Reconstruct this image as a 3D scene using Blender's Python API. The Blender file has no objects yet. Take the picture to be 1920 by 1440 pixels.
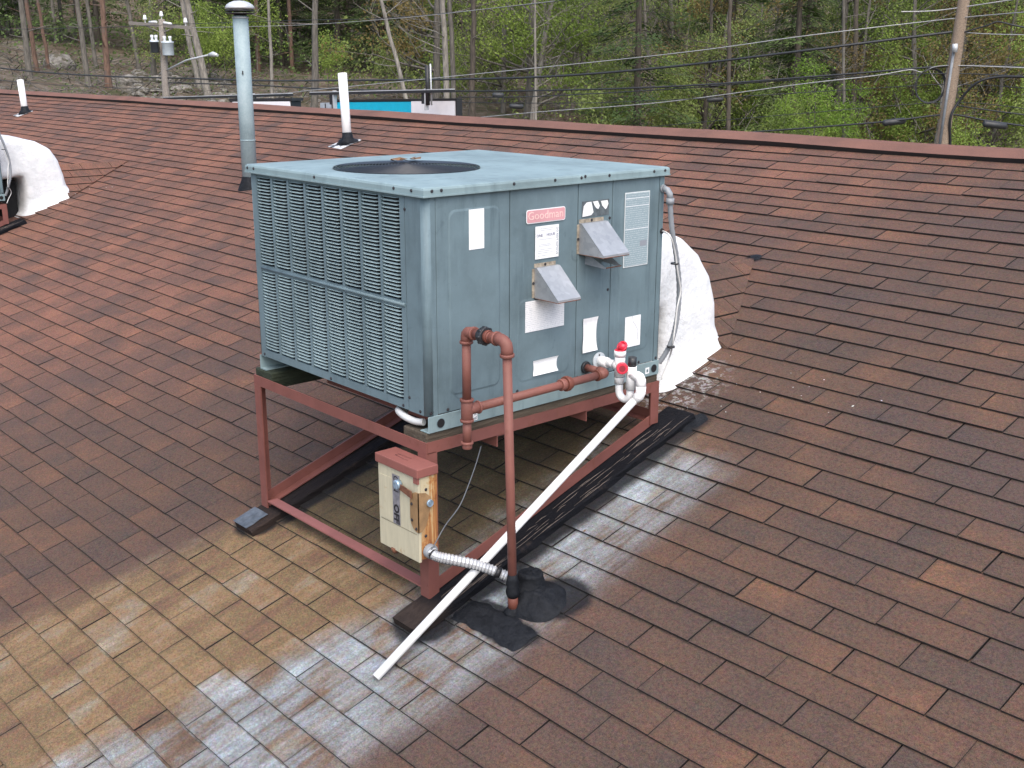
import bpy, bmesh, math, random
from mathutils import Vector, Matrix, noise
random.seed(11)
PI = math.pi
C = bpy.context.scene.collection
sc = bpy.context.scene

# ------------------------------------------------------------------ camera
YAW, PITCH, ROLL, FPX = 0.84238, 0.27871, 0.00335, 2108.2
CAM = Vector((4.16316, -2.26252, 1.19518))
_d = Vector((-math.sin(YAW)*math.cos(PITCH), math.cos(YAW)*math.cos(PITCH), -math.sin(PITCH)))
_r0 = _d.cross(Vector((0, 0, 1))).normalized(); _u0 = _r0.cross(_d)
_r = _r0*math.cos(ROLL) + _u0*math.sin(ROLL); _u = -_r0*math.sin(ROLL) + _u0*math.cos(ROLL)
cam = bpy.data.objects.new('camera', bpy.data.cameras.new('camera')); C.objects.link(cam)
cam.matrix_world = Matrix(((_r.x, _u.x, -_d.x, CAM.x), (_r.y, _u.y, -_d.y, CAM.y), (_r.z, _u.z, -_d.z, CAM.z), (0, 0, 0, 1)))
cam.data.sensor_width = 36; cam.data.lens = 36*FPX/1920
cam.data.clip_start = .05; cam.data.clip_end = 2000
sc.camera = cam
# ------------------------------------------------------------------ light
w = bpy.data.worlds.new('World'); sc.world = w; w.use_nodes = True
wn = w.node_tree; sky = wn.nodes.new('ShaderNodeTexSky'); sky.sky_type = 'NISHITA'; sky.sun_disc = False
SUN_EL, SUN_AZ = math.radians(56), math.radians(122)   # azimuth measured from +Y towards +X
sky.sun_elevation = SUN_EL; sky.sun_rotation = SUN_AZ
sky.air_density = 1.0; sky.dust_density = 3.5; sky.ozone_density = 1.0
wn.links.new(sky.outputs[0], wn.nodes['Background'].inputs[0]); wn.nodes['Background'].inputs[1].default_value = .15
sl = bpy.data.lights.new('sun', 'SUN'); sl.energy = .95; sl.angle = math.radians(75); sl.color = (1, .965, .92)
so = bpy.data.objects.new('sun', sl); C.objects.link(so)
sdir = Vector((math.sin(SUN_AZ)*math.cos(SUN_EL), math.cos(SUN_AZ)*math.cos(SUN_EL), math.sin(SUN_EL)))
so.rotation_euler = sdir.to_track_quat('Z', 'Y').to_euler(); so.location = (6, -6, 12)
sc.view_settings.view_transform = 'Standard'; sc.view_settings.look = 'None'
sc.view_settings.gamma = 1; sc.view_settings.exposure = 1.08
try: sc.view_settings.use_curve_mapping = False
except Exception: pass

# ------------------------------------------------------------------ geometry helpers
TH = 0.32515; CT, ST = math.cos(TH), math.sin(TH); TT = math.tan(TH)
Z0 = -0.73659; NR = Vector((0, -ST, CT))
def RF(x, s, h=0):                # roof coordinates (along ridge, up slope, above surface) -> world
    return Vector((x, s*CT, Z0 + s*ST)) + NR*h
def ray(px, py): return _d + _r*((px-960)/FPX) - _u*((py-720)/FPX)
def atx(px, py, X):
    v = ray(px, py); return CAM + v*((X-CAM.x)/v.x)
def aty(px, py, Y):
    v = ray(px, py); return CAM + v*((Y-CAM.y)/v.y)
FW = Vector((-math.sin(YAW), math.cos(YAW), 0)); RT = Vector((math.cos(YAW), math.sin(YAW), 0))
def atd(px, py, D):               # point at horizontal distance D ahead
    v = ray(px, py); return CAM + v*(D/v.dot(FW))
def fr(D, R, z): p = CAM + FW*D + RT*R; return Vector((p.x, p.y, z))
def toproj(P):
    q = P-CAM; z = q.dot(_d)
    if z <= .05: return None
    return (960+FPX*q.dot(_r)/z, 720-FPX*q.dot(_u)/z, z)

class MB:
    def __init__(s): s.v = []; s.f = []; s.m = []; s.sm = []
    def add(s, vs, fs, mi=0, smooth=False):
        o = len(s.v); s.v += [Vector(p) for p in vs]
        for f in fs: s.f.append(tuple(i+o for i in f)); s.m.append(mi); s.sm.append(smooth)
    def box(s, x0, x1, y0, y1, z0, z1, mi=0):
        s.add([(x0,y0,z0),(x1,y0,z0),(x1,y1,z0),(x0,y1,z0),(x0,y0,z1),(x1,y0,z1),(x1,y1,z1),(x0,y1,z1)],
              [(0,3,2,1),(4,5,6,7),(0,1,5,4),(1,2,6,5),(2,3,7,6),(3,0,4,7)], mi)
    def hexa(s, p, mi=0):          # 8 points, bottom ring then top ring
        s.add(p, [(0,3,2,1),(4,5,6,7),(0,1,5,4),(1,2,6,5),(2,3,7,6),(3,0,4,7)], mi)
    def tube(s, pts, r, n=10, mi=0, cap=True, smooth=True):
        pts = [Vector(p) for p in pts]; k = len(pts)
        rs = r if isinstance(r, (list, tuple)) else [r]*k
        t0 = (pts[1]-pts[0]).normalized()
        a = t0.cross(Vector((0,0,1)))
        if a.length < .1: a = t0.cross(Vector((1,0,0)))
        a.normalize(); vs = []
        for i in range(k):
            t = (pts[min(i+1,k-1)]-pts[max(i-1,0)])
            if t.length < 1e-9: t = t0
            t.normalize(); a = (a - t*a.dot(t))
            if a.length < 1e-6: a = t.orthogonal()
            a.normalize(); b = t.cross(a)
            for j in range(n):
                q = 2*PI*j/n; vs.append(pts[i] + (a*math.cos(q)+b*math.sin(q))*rs[i])
        fs = [(i*n+j, i*n+(j+1)%n, (i+1)*n+(j+1)%n, (i+1)*n+j) for i in range(k-1) for j in range(n)]
        s.add(vs, fs, mi, smooth)
        if cap:
            o = len(s.v)-k*n
            s.f.append(tuple(o+j for j in reversed(range(n)))); s.m.append(mi); s.sm.append(False)
            s.f.append(tuple(o+(k-1)*n+j for j in range(n))); s.m.append(mi); s.sm.append(False)
    def prism(s, poly, axis, a0, a1, mi=0, smooth=False):   # poly: 2D pts, extruded along axis 'x','y','z'
        def P(u, v, a): return {'x': (a,u,v), 'y': (u,a,v), 'z': (u,v,a)}[axis]
        n = len(poly)
        s.add([P(u,v,a0) for u,v in poly]+[P(u,v,a1) for u,v in poly],
              [tuple(range(n))[::-1], tuple(range(n, 2*n))], mi)
        o = len(s.v)-2*n
        for i in range(n):
            s.f.append((o+i, o+(i+1)%n, o+n+(i+1)%n, o+n+i)); s.m.append(mi); s.sm.append(smooth)
    def build(s, name, mats, parent=None, loc=None, fixn=True):
        base = wloc(parent) if parent else Vector((0,0,0))
        L = Vector(loc) if loc is not None else base
        me = bpy.data.meshes.new(name)
        me.from_pydata([p-L for p in s.v], [], s.f)
        if not isinstance(mats, (list, tuple)): mats = [mats]
        for m in mats: me.materials.append(m)
        me.polygons.foreach_set('material_index', s.m)
        me.polygons.foreach_set('use_smooth', s.sm)
        if fixn and len(s.f) < 60000:
            bm = bmesh.new(); bm.from_mesh(me); bmesh.ops.recalc_face_normals(bm, faces=bm.faces); bm.to_mesh(me); bm.free()
        me.update()
        o = bpy.data.objects.new(name, me); C.objects.link(o)
        if parent: o.parent = parent; o.location = L-base
        else: o.location = L
        return o
def wloc(o):
    L = Vector((0,0,0))
    while o is not None: L = L + o.location; o = o.parent
    return L
def tag(o, label=None, cat=None, group=None, kind=None):
    if label: o['label'] = label
    if cat: o['category'] = cat
    if group: o['group'] = group
    if kind: o['kind'] = kind
    return o
def thing(name, loc, label, cat, group=None):
    o = bpy.data.objects.new(name, None); C.objects.link(o); o.location = loc
    o.empty_display_size = .1
    return tag(o, label, cat, group)
KIDS = {}
def kids(o): return [c for c in bpy.data.objects if c.parent is o]
def copy_tree(o, parent=None, skip=()):
    c = o.copy(); C.objects.link(c); c.parent = parent
    for ch in kids(o):
        if ch.name.split('.')[0] in skip: continue
        copy_tree(ch, c, skip)
    return c
def bevel(o, wd, seg=2, ang=30):
    bm = bmesh.new(); bm.from_mesh(o.data)
    ed = [e for e in bm.edges if len(e.link_faces) == 2 and e.calc_face_angle(0) > math.radians(ang)]
    bmesh.ops.bevel(bm, geom=ed, offset=wd, segments=seg, affect='EDGES', profile=.5, clamp_overlap=True)
    bm.to_mesh(o.data); bm.free(); return o
def arc(c, a, b, r, n=6):
    """points of a quarter bend round corner c, between unit dirs a (incoming side) and b"""
    return [c + a*(r*(1-math.sin(t))) + b*(r*(1-math.cos(t))) for t in [PI/2*i/n for i in range(n+1)]]
def text_mesh(name, txt, size, O, U, V, mat, parent, ext=.0006, sx=1.0, bold=0.0):
    cu = bpy.data.curves.new(name, 'FONT'); cu.body = txt; cu.size = size; cu.extrude = ext
    cu.offset = bold; cu.align_x = 'CENTER'; cu.align_y = 'CENTER'; cu.resolution_u = 2
    t = bpy.data.objects.new(name, cu); C.objects.link(t)
    dg = bpy.context.evaluated_depsgraph_get()
    me = bpy.data.meshes.new_from_object(t.evaluated_get(dg)); bpy.data.objects.remove(t)
    Wn = Vector(U).cross(Vector(V)); base = wloc(parent)
    for v in me.vertices: v.co = Vector(O)-base + Vector(U)*v.co.x*sx + Vector(V)*v.co.y + Wn*v.co.z
    me.materials.clear(); me.materials.append(mat); me.name = name
    o = bpy.data.objects.new(name, me); C.objects.link(o); o.parent = parent
    return o

# ------------------------------------------------------------------ material helpers
class NT:
    def __init__(s, name, rough=.6, metal=0, spec=.5):
        s.mat = bpy.data.materials.new(name); s.mat.use_nodes = True
        s.t = s.mat.node_tree; s.b = s.t.nodes['Principled BSDF']
        s.b.inputs['Roughness'].default_value = rough; s.b.inputs['Metallic'].default_value = metal
        s.b.inputs['Specular IOR Level'].default_value = spec
        s._pos = None
    def n(s, typ, ins=None, **kw):
        nd = s.t.nodes.new('ShaderNode'+typ)
        for k, v in kw.items(): setattr(nd, k, v)
        for k, v in (ins or {}).items(): s.put(nd.inputs[k], v)
        return nd
    def put(s, inp, v):
        if isinstance(v, bpy.types.NodeSocket): s.t.links.new(v, inp)
        elif isinstance(v, bpy.types.Node): s.t.links.new(v.outputs[0], inp)
        else:
            if isinstance(v, tuple) and len(v) == 3 and inp.type == 'RGBA': v = v+(1,)
            inp.default_value = v
    def pos(s):
        if s._pos is None: s._pos = s.n('NewGeometry').outputs['Position']
        return s._pos
    def objc(s): return s.n('TexCoord').outputs['Object']
    def m(s, op, a, b=0.0, c=0.0, clamp=False):
        nd = s.n('Math', operation=op, use_clamp=clamp)
        for i, v in enumerate((a, b, c)): s.put(nd.inputs[i], v)
        return nd.outputs[0]
    def noise(s, vec, scale, detail=4, rough=.55, dist=0, color=False):
        nd = s.n('TexNoise', {'Vector': vec, 'Scale': scale, 'Detail': detail, 'Roughness': rough, 'Distortion': dist})
        return nd.outputs[1 if color else 0]
    def scale(s, vec, v): return s.n('Mapping', {'Vector': vec, 'Scale': v}).outputs[0]
    def ramp(s, fac, stops, interp='LINEAR'):
        nd = s.n('ValToRGB', {'Fac': fac}); cr = nd.color_ramp; cr.interpolation = interp
        while len(cr.elements) > 1: cr.elements.remove(cr.elements[-1])
        cr.elements[0].position = stops[0][0]; cr.elements[0].color = tuple(stops[0][1])+(1,)
        for p, c in stops[1:]:
            e = cr.elements.new(p); e.color = tuple(c)+(1,)
        return nd.outputs[0]
    def mix(s, fac, a, b, blend='MIX'):
        nd = s.n('Mix', data_type='RGBA', blend_type=blend)
        s.put(nd.inputs[0], fac); s.put(nd.inputs[6], a); s.put(nd.inputs[7], b)
        return nd.outputs[2]
    def ss(s, v, lo, hi):          # smoothstep lo..hi
        nd = s.n('MapRange', interpolation_type='SMOOTHSTEP'); s.put(nd.inputs[0], v)
        s.put(nd.inputs[1], lo); s.put(nd.inputs[2], hi); nd.inputs[3].default_value = 0; nd.inputs[4].default_value = 1
        return nd.outputs[0]
    def col(s, c): s.put(s.b.inputs['Base Color'], c); return s
    def bump(s, h, strength=.3, dist=.01):
        s.put(s.b.inputs['Normal'], s.n('Bump', {'Height': h, 'Strength': strength, 'Distance': dist}).outputs[0]); return s
def plain(name, c, rough=.6, metal=0, var=.12, scale=8, bump=0, bscale=60, spec=.5, stretch=None, dirt=None):
    t = NT(name, rough, metal, spec); v = t.objc()
    if stretch: v = t.scale(v, stretch)
    n = t.noise(v, scale, 5, .6)
    lo = tuple(x*(1-var*1.6) for x in c); hi = tuple(min(1, x*(1+var)) for x in c)
    base = t.ramp(n, [(.3, lo), (.7, hi)])
    if dirt:
        n2 = t.noise(t.objc(), dirt[2], 6, .65)
        base = t.mix(t.ss(n2, dirt[1], dirt[1]+.12), base, dirt[0])
    t.col(base)
    if bump: t.bump(t.noise(t.objc(), bscale, 4, .6), bump, .004)
    return t.mat

# ---- shingle material, keyed on roof coordinates
TW, EX = .3048, .12518; U0, S0 = 1.63977, .70617/CT
def shingle_mat():
    t = NT('asphalt shingle', .93, 0, .25)
    P = t.pos(); sp = t.n('SeparateXYZ', {0: P})
    x, y, z = sp.outputs
    s = t.m('ADD', t.m('MULTIPLY', y, CT), t.m('MULTIPLY', t.m('SUBTRACT', z, Z0), ST))
    v = t.m('DIVIDE', t.m('SUBTRACT', s, S0-.004), EX); row = t.m('FLOOR', v)
    odd = t.m('FLOORED_MODULO', row, 2.0)
    u = t.m('SUBTRACT', t.m('DIVIDE', t.m('SUBTRACT', x, U0), TW), t.m('MULTIPLY', odd, .5))
    colr = t.m('FLOOR', u); fu = t.m('SUBTRACT', u, colr)
    cell = t.n('CombineXYZ', {0: colr, 1: row, 2: 3.7})
    wn_ = t.n('TexWhiteNoise', {'Vector': cell.outputs[0]}, noise_dimensions='3D')
    rnd = wn_.outputs['Value']; rc_ = t.n('SeparateColor', {0: wn_.outputs['Color']})
    roofv = t.n('CombineXYZ', {0: x, 1: s, 2: 0.0}).outputs[0]
    # tab colour blend: each tab slides between two tones along its length
    n1 = t.noise(roofv, 3.2, 3, .5)
    k = t.m('ADD', t.m('MULTIPLY', rnd, .46), t.m('ADD', t.m('MULTIPLY', t.m('SUBTRACT', n1, .5), 1.3), t.m('MULTIPLY', t.m('SUBTRACT', t.noise(roofv, 19, 4, .7), .5), .75)))
    slide = t.m('MULTIPLY', t.m('SUBTRACT', fu, .5), t.m('SUBTRACT', t.m('MULTIPLY', rc_.outputs[1], .9), .45))
    k = t.m('ADD', t.m('ADD', k, slide), .25)
    near = t.ramp(k, [(0, (.068, .049, .041)), (.3, (.083, .054, .042)), (.6, (.100, .060, .043)), (.85, (.121, .068, .045)), (1, (.150, .080, .048))])
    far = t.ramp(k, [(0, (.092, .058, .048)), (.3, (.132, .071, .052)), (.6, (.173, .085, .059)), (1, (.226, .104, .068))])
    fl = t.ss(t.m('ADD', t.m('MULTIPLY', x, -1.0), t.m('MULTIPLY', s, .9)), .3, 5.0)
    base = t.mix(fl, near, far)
    # low frequency weathering
    n2 = t.noise(roofv, .9, 3, .55)
    base = t.mix(t.m('MULTIPLY', t.ss(n2, .45, .7), .4), base, (.072, .052, .048))
    # ---------- run-off stains below the unit
    nz = t.noise(roofv, 5, 4, .6); nzs = t.m('SUBTRACT', nz, .5)
    streakv = t.n('CombineXYZ', {0: t.m('MULTIPLY', x, 9.0), 1: t.m('MULTIPLY', s, 1.4), 2: t.m('MULTIPLY', row, .37)}).outputs[0]
    st = t.noise(streakv, 1.0, 4, .6); sts = t.m('SUBTRACT', st, .5)
    xp = t.m('ADD', t.m('ADD', x, t.m('MULTIPLY', nzs, .22)), t.m('MULTIPLY', t.m('SUBTRACT', rnd, .5), .05))
    sneg = t.m('MINIMUM', s, 0.0)
    left = t.ss(xp, t.m('ADD', t.m('MULTIPLY', sneg, .32), -.14), t.m('ADD', t.m('MULTIPLY', sneg, .28), .07))
    rightt = t.m('SUBTRACT', 1.0, t.ss(xp, 1.40, 1.62))
    top = t.m('SUBTRACT', 1.0, t.ss(t.m('ADD', s, t.m('MULTIPLY', nzs, .5)), 1.0, 1.5))
    tan = t.m('MULTIPLY', t.m('MULTIPLY', left, rightt), top)
    tkv = t.m('ADD', t.m('ADD', t.m('MULTIPLY', rnd, .30), t.m('MULTIPLY', sts, 1.5)), t.m('ADD', t.m('MULTIPLY', nzs, 1.0), .33))
    tanc = t.ramp(tkv, [(0, (.090, .062, .045)), (.2, (.165, .098, .058)), (.4, (.165, .115, .060)), (.58, (.215, .138, .076)), (.78, (.205, .165, .115)), (1, (.29, .24, .175))])
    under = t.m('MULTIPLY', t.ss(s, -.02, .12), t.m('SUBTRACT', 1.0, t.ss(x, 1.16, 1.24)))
    tanc = t.mix(under, tanc, t.ramp(tkv, [(0, (.058, .043, .026)), (.5, (.095, .072, .038)), (1, (.15, .11, .058))]))  # olive stain made darker under the unit, its shade put into the colour
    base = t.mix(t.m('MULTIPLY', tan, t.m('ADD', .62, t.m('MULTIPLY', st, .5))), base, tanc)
    # bleached grey
    gl = t.m('ADD', t.m('MULTIPLY', sneg, .33), 1.06)
    gx = t.m('ADD', xp, t.m('MULTIPLY', sts, .10))
    g = t.m('MULTIPLY', t.ss(gx, t.m('SUBTRACT', gl, .12), t.m('ADD', gl, .14)),
            t.m('SUBTRACT', 1.0, t.ss(t.m('SUBTRACT', gx, t.m('MULTIPLY', sneg, .15)), 1.50, 1.74)))
    g = t.m('MULTIPLY', g, t.m('SUBTRACT', 1.0, t.ss(t.m('ADD', s, t.m('MULTIPLY', nzs, .3)), 1.05, 1.35)))
    tide = t.m('MULTIPLY', t.m('SUBTRACT', t.noise(t.n('CombineXYZ', {0: t.m('MULTIPLY', x, 26.0), 1: t.m('MULTIPLY', s, 3.0), 2: 0.0}).outputs[0], 1.0, 5, .7), .5), 1.1)
    gk = t.m('ADD', t.m('ADD', t.m('MULTIPLY', rnd, .34), t.m('MULTIPLY', sts, 1.6)), t.m('ADD', t.m('ADD', t.m('MULTIPLY', nzs, 1.3), tide), .30))
    gcol = t.ramp(gk, [(0, (.105, .083, .076)), (.3, (.155, .145, .140)), (.55, (.205, .215, .22)), (.8, (.275, .305, .325)), (1, (.37, .41, .44))])
    gcol = t.mix(t.m('MULTIPLY', t.ss(t.noise(streakv, .8, 3, .5), .55, .72), .6), gcol, (.22, .165, .115))
    base = t.mix(t.m('MULTIPLY', g, t.ss(gk, -.1, .45)), base, gcol)
    # asphalt smears beside the timber and round the pocket
    def blob(cx, cs, rx, rs, lo=.75, hi=1.1):
        a = t.m('POWER', t.m('DIVIDE', t.m('SUBTRACT', t.m('ADD', x, t.m('MULTIPLY', nzs, .12)), cx), rx), 2.0)
        b = t.m('POWER', t.m('DIVIDE', t.m('SUBTRACT', t.m('ADD', s, t.m('MULTIPLY', nzs, -.1)), cs), rs), 2.0)
        return t.m('SUBTRACT', 1.0, t.ss(t.m('SQRT', t.m('ADD', a, b)), lo, hi))
    smear = t.m('MAXIMUM', blob(1.56, .30, .15, .12), blob(1.22, -.06, .14, .13))
    smear = t.m('MAXIMUM', smear, blob(1.47, .085, .21, .075, .85, 1.1))
    edge = t.m('MULTIPLY', t.m('SUBTRACT', 1.0, t.ss(t.m('ADD', x, t.m('MULTIPLY', nzs, .05)), 1.31, 1.365)), t.m('MULTIPLY', t.ss(x, 1.08, 1.14), t.m('MULTIPLY', t.ss(s, -.1, .05), t.m('SUBTRACT', 1.0, t.ss(s, 1.45, 1.52)))))
    smear = t.m('MAXIMUM', smear, edge)
    smear = t.m('MAXIMUM', smear, blob(.02, -.06, .13, .10))
    smear = t.m('MAXIMUM', smear, blob(.55, 2.86, .05, .045, .5, 1.1))
    edgel = t.m('MULTIPLY', t.m('SUBTRACT', 1.0, t.ss(t.m('ADD', x, t.m('MULTIPLY', nzs, .05)), .14, .18)), t.m('MULTIPLY', t.ss(x, .02, .06), t.m('MULTIPLY', t.ss(s, -.1, .05), t.m('SUBTRACT', 1.0, t.ss(s, 1.45, 1.52)))))
    smear = t.m('MAXIMUM', smear, edgel)
    base = t.mix(t.m('MULTIPLY', smear, .93), base, (.008, .009, .012))
    # white coating splashes by the ducts
    vor = t.n('TexVoronoi', {'Vector': t.mix(.06, roofv, t.noise(roofv, 12, 2, .5, 0, True)), 'Scale': 26.0, 'Randomness': 1.0})
    vs = t.n('SeparateColor', {0: vor.outputs['Color']})
    dotr = t.m('MULTIPLY', t.m('GREATER_THAN', vs.outputs[0], .55), t.m('ADD', .04, t.m('MULTIPLY', vs.outputs[1], .13)))
    dots = t.m('SUBTRACT', 1.0, t.ss(vor.outputs['Distance'], t.m('MULTIPLY', dotr, .6), dotr))
    dots = t.m('MULTIPLY', dots, t.m('GREATER_THAN', vs.outputs[0], .55))
    def spl(cx, cs, rx, rs): 
        a = t.m('POWER', t.m('DIVIDE', t.m('SUBTRACT', x, cx), rx), 2.0); b = t.m('POWER', t.m('DIVIDE', t.m('SUBTRACT', s, cs), rs), 2.0)
        return t.m('SUBTRACT', 1.0, t.ss(t.m('SQRT', t.m('ADD', a, b)), .35, 1.0))
    spm = t.m('MAXIMUM', spl(1.16, 1.72, .42, .38), t.m('MULTIPLY', spl(1.6, 1.85, .5, .25), .55))
    spm = t.m('MAXIMUM', spm, spl(-6.9, 2.1, .35, .35))
    base = t.mix(t.m('MULTIPLY', dots, t.ss(spm, .05, .4)), base, (.62, .64, .64))
    wash = t.m('MULTIPLY', spl(1.05, 1.62, .24, .34), t.ss(t.noise(roofv, 28, 4, .7), .48, .60))
    base = t.mix(t.m('MULTIPLY', wash, .6), base, (.42, .42, .42))
    # darker rim near joints
    fv = t.m('SUBTRACT', v, row)
    ed = t.m('MINIMUM', t.m('MINIMUM', fu, t.m('SUBTRACT', 1.0, fu)), t.m('MULTIPLY', fv, .42))
    rim = t.m('SUBTRACT', 1.0, t.ss(t.m('ADD', ed, t.m('MULTIPLY', nzs, .03)), .0, .045))
    base = t.mix(t.m('MULTIPLY', rim, .28), base, (.028, .028, .026))
    # granules
    gr = t.noise(P, 360, 2, .7); gr2 = t.noise(P, 95, 4, .9)
    gm = t.m('ADD', t.m('MULTIPLY', t.m('SUBTRACT', gr, .5), 2.2), t.m('ADD', t.m('MULTIPLY', t.m('SUBTRACT', gr2, .5), 2.2), 1.0))
    gc = t.n('SeparateColor', {0: t.noise(P, 60, 5, .95, 0, True)})
    ch = [t.m('MULTIPLY', gm, t.m('ADD', 1.0, t.m('MULTIPLY', t.m('SUBTRACT', gc.outputs[i], .5), 1.3))) for i in range(3)]
    base = t.mix(1.0, base, t.n('CombineColor', {0: ch[0], 1: ch[1], 2: ch[2]}).outputs[0], 'MULTIPLY')
    t.col(base)
    t.bump(t.m('ADD', gr, t.m('MULTIPLY', gr2, .8)), .55, .004)
    return t.mat
M = {}
M['shingle'] = shingle_mat()
M['butt'] = plain('shingle cut edge', (.022, .018, .017), .95, var=.2)  # blackish asphalt edge, its dark colour also standing in for course shadow lines
M['felt'] = plain('roof underlay', (.012, .011, .012), .95)
def ridge_mat():
    t = NT('ridge cap', .93, 0, .2); P = t.pos()
    n = t.noise(P, 2.5, 4, .6); gr = t.noise(P, 300, 2, .7)
    c = t.ramp(t.m('ADD', n, t.m('MULTIPLY', t.m('SUBTRACT', gr, .5), .5)), [(.25, (.125, .070, .056)), (.5, (.170, .088, .068)), (.8, (.21, .105, .078))])
    t.col(c).bump(gr, .5, .004); return t.mat
M['ridge'] = ridge_mat()

def paint_mat(name, c, grime=.50):
    t = NT(name, .5, 0, .3); P = t.pos()
    n = t.noise(P, 3.5, 5, .62); st = t.noise(t.scale(P, (9, 9, 1.0)), 1.6, 5, .65); fine = t.noise(P, 90, 4, .7)
    b = t.ramp(n, [(.25, tuple(x*.70 for x in c)), (.5, c), (.75, tuple(min(1, x*1.22) for x in c))])
    b = t.mix(t.m('MULTIPLY', t.ss(st, .5, .75), grime), b, (.055, .085, .10))
    sm = t.noise(P, 11, 6, .7, 1.2)
    b = t.mix(t.m('MULTIPLY', t.ss(sm, .60, .74), grime*.9), b, (.062, .09, .105))
    b = t.mix(t.m('MULTIPLY', t.ss(fine, .55, .75), .22), b, tuple(min(1, x*1.35) for x in c))
    b = t.mix(t.m('MULTIPLY', t.ss(t.noise(t.scale(P, (14, 14, 1.5)), 2.0, 4, .7), .58, .72), .25), b, tuple(min(1, x*1.4) for x in c))
    t.col(b); t.put(t.b.inputs['Roughness'], t.m('ADD', .42, t.m('MULTIPLY', n, .25)))
    t.bump(t.noise(P, 5, 2, .5), .35, .02); return t.mat
PC = (.134, .190, .212)
M['paint'] = paint_mat('unit paint', PC)
M['litpaint'] = paint_mat('lit unit paint', (.215, .292, .306), .34)  # lighter copy of the unit paint, brighter light on top put into the colour
M['louver'] = paint_mat('louver paint', (.25, .33, .34), .15)
M['dark'] = plain('dark void', (.008, .008, .009), .9)
M['grille'] = plain('black grille wire', (.05, .053, .058), .32, .5)
M['screw'] = plain('weathered screw', (.065, .062, .07), .5, .6)
def label_mat(name, c=(.84, .85, .85), lines=0, fade=.15, ink=(.20, .24, .28), amt=.42):
    t = NT(name, .55, 0, .4); P = t.pos(); n = t.noise(P, 60, 4, .7)
    b = t.mix(t.m('MULTIPLY', t.ss(n, .45, .7), fade), c, (.30, .38, .41))
    if lines:
        sp = t.n('SeparateXYZ', {0: P})
        ln = t.m('SINE', t.m('MULTIPLY', sp.outputs[2], lines)); wd = t.noise(t.scale(P, (1, 130, 900 if lines > 600 else 500)), 1.0, 1, .5)
        k = t.m('MULTIPLY', t.ss(ln, .25, .7), t.ss(wd, .46, .55))
        b = t.mix(t.m('MULTIPLY', k, amt), b, ink)
    t.col(b); return t.mat
M['label'] = label_mat('bleached label')
M['label_print'] = label_mat('bleached printed label', (.76, .77, .78), 900, .2)
M['plate'] = label_mat('faded rating plate', (.26, .34, .37), 760, .55, ink=(.52, .58, .60), amt=.8)
M['plateedge'] = plain('rating plate border', (.62, .66, .66), .5)
M['pink'] = plain('faded pink badge', (.64, .33, .35), .4, var=.06)
M['pinktext'] = plain('faded badge lettering', (.80, .56, .52), .4, var=.05)
M['ink'] = plain('faded ink', (.10, .11, .20), .6)
M['greyink'] = plain('grey print', (.25, .27, .30), .6)
M['glue'] = plain('label adhesive ghost', (.10, .12, .13), .7, var=.3, scale=40)
def galv():
    t = NT('galvanised sheet', .42, .35, .5); P = t.pos()
    v = t.n('TexVoronoi', {'Vector': P, 'Scale': 55.0}); n = t.noise(P, 6, 4, .6)
    sp = t.n('SeparateColor', {0: v.outputs['Color']})
    k = t.m('ADD', t.m('MULTIPLY', sp.outputs[0], .22), t.m('MULTIPLY', n, .8))
    t.col(t.ramp(k, [(.2, (.26, .28, .30)), (.55, (.36, .38, .40)), (.85, (.46, .48, .50))])); return t.mat
M['hood'] = galv()
M['rust'] = plain('rust', (.16, .065, .035), .85, var=.4, scale=40, bump=.3)
def galvpipe():
    t = NT('weathered flue pipe', .55, 0, .4); P = t.pos(); n = t.noise(P, 4, 5, .65); f = t.noise(P, 70, 4, .7)
    k = t.m('ADD', n, t.m('MULTIPLY', t.m('SUBTRACT', f, .5), .5))
    t.col(t.ramp(k, [(.25, (.20, .27, .29)), (.5, (.27, .35, .37)), (.8, (.36, .43, .45))])); return t.mat
M['flue'] = galvpipe()
M['cap'] = plain('flue cap', (.50, .52, .53), .45, .2, var=.1)
def redsteel(name, c, rusty=.3):
    t = NT(name, .6, 0, .4); P = t.pos(); n = t.noise(P, 5, 5, .65); n2 = t.noise(P, 26, 6, .7)
    b = t.ramp(n, [(.25, tuple(x*.72 for x in c)), (.55, c), (.85, tuple(x*1.2 for x in c))])
    b = t.mix(t.m('MULTIPLY', t.ss(n2, .54, .68), rusty), b, (.14, .05, .025))
    t.col(b).bump(n2, .25, .003); return t.mat
M['steel'] = redsteel('red oxide steel', (.195, .073, .060), .45)
M['gas'] = redsteel('painted gas pipe', (.205, .080, .062), .40)
M['gasdark'] = redsteel('rusted pipe fitting', (.15, .048, .032), .7)
def timber(name, c, tar=0.0):
    t = NT(name, .85, 0, .3); P = t.objc(); g = t.noise(t.scale(P, (30, 2.0, 30)), 1.5, 6, .7, .6)
    b = t.ramp(g, [(.3, tuple(x*.5 for x in c)), (.6, c), (.8, tuple(x*1.5 for x in c))])
    if tar:
        n = t.noise(P, 6, 6, .7); yy = t.n('SeparateXYZ', {0: P}).outputs[1]; b = t.mix(t.m('MULTIPLY', t.m('MULTIPLY', t.ss(n, .22, .42), tar), t.m('ADD', .45, t.m('MULTIPLY', t.ss(t.m('ADD', yy, t.m('MULTIPLY', n, .1)), .12, .22), .55))), b, (.008, .009, .012)); t.b.inputs['Roughness'].default_value = .8; t.b.inputs['Specular IOR Level'].default_value = .1
    t.col(b).bump(t.m('ADD', g, t.m('MULTIPLY', t.noise(P, 22, 5, .7), .6)), 1.0, .012); return t.mat
M['plank'] = timber('weathered plank', (.105, .085, .062))
M['planktop'] = timber('mossy plank', (.035, .045, .028))
M['tarwood'] = timber('tarred timber', (.07, .05, .04), .97)
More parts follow.
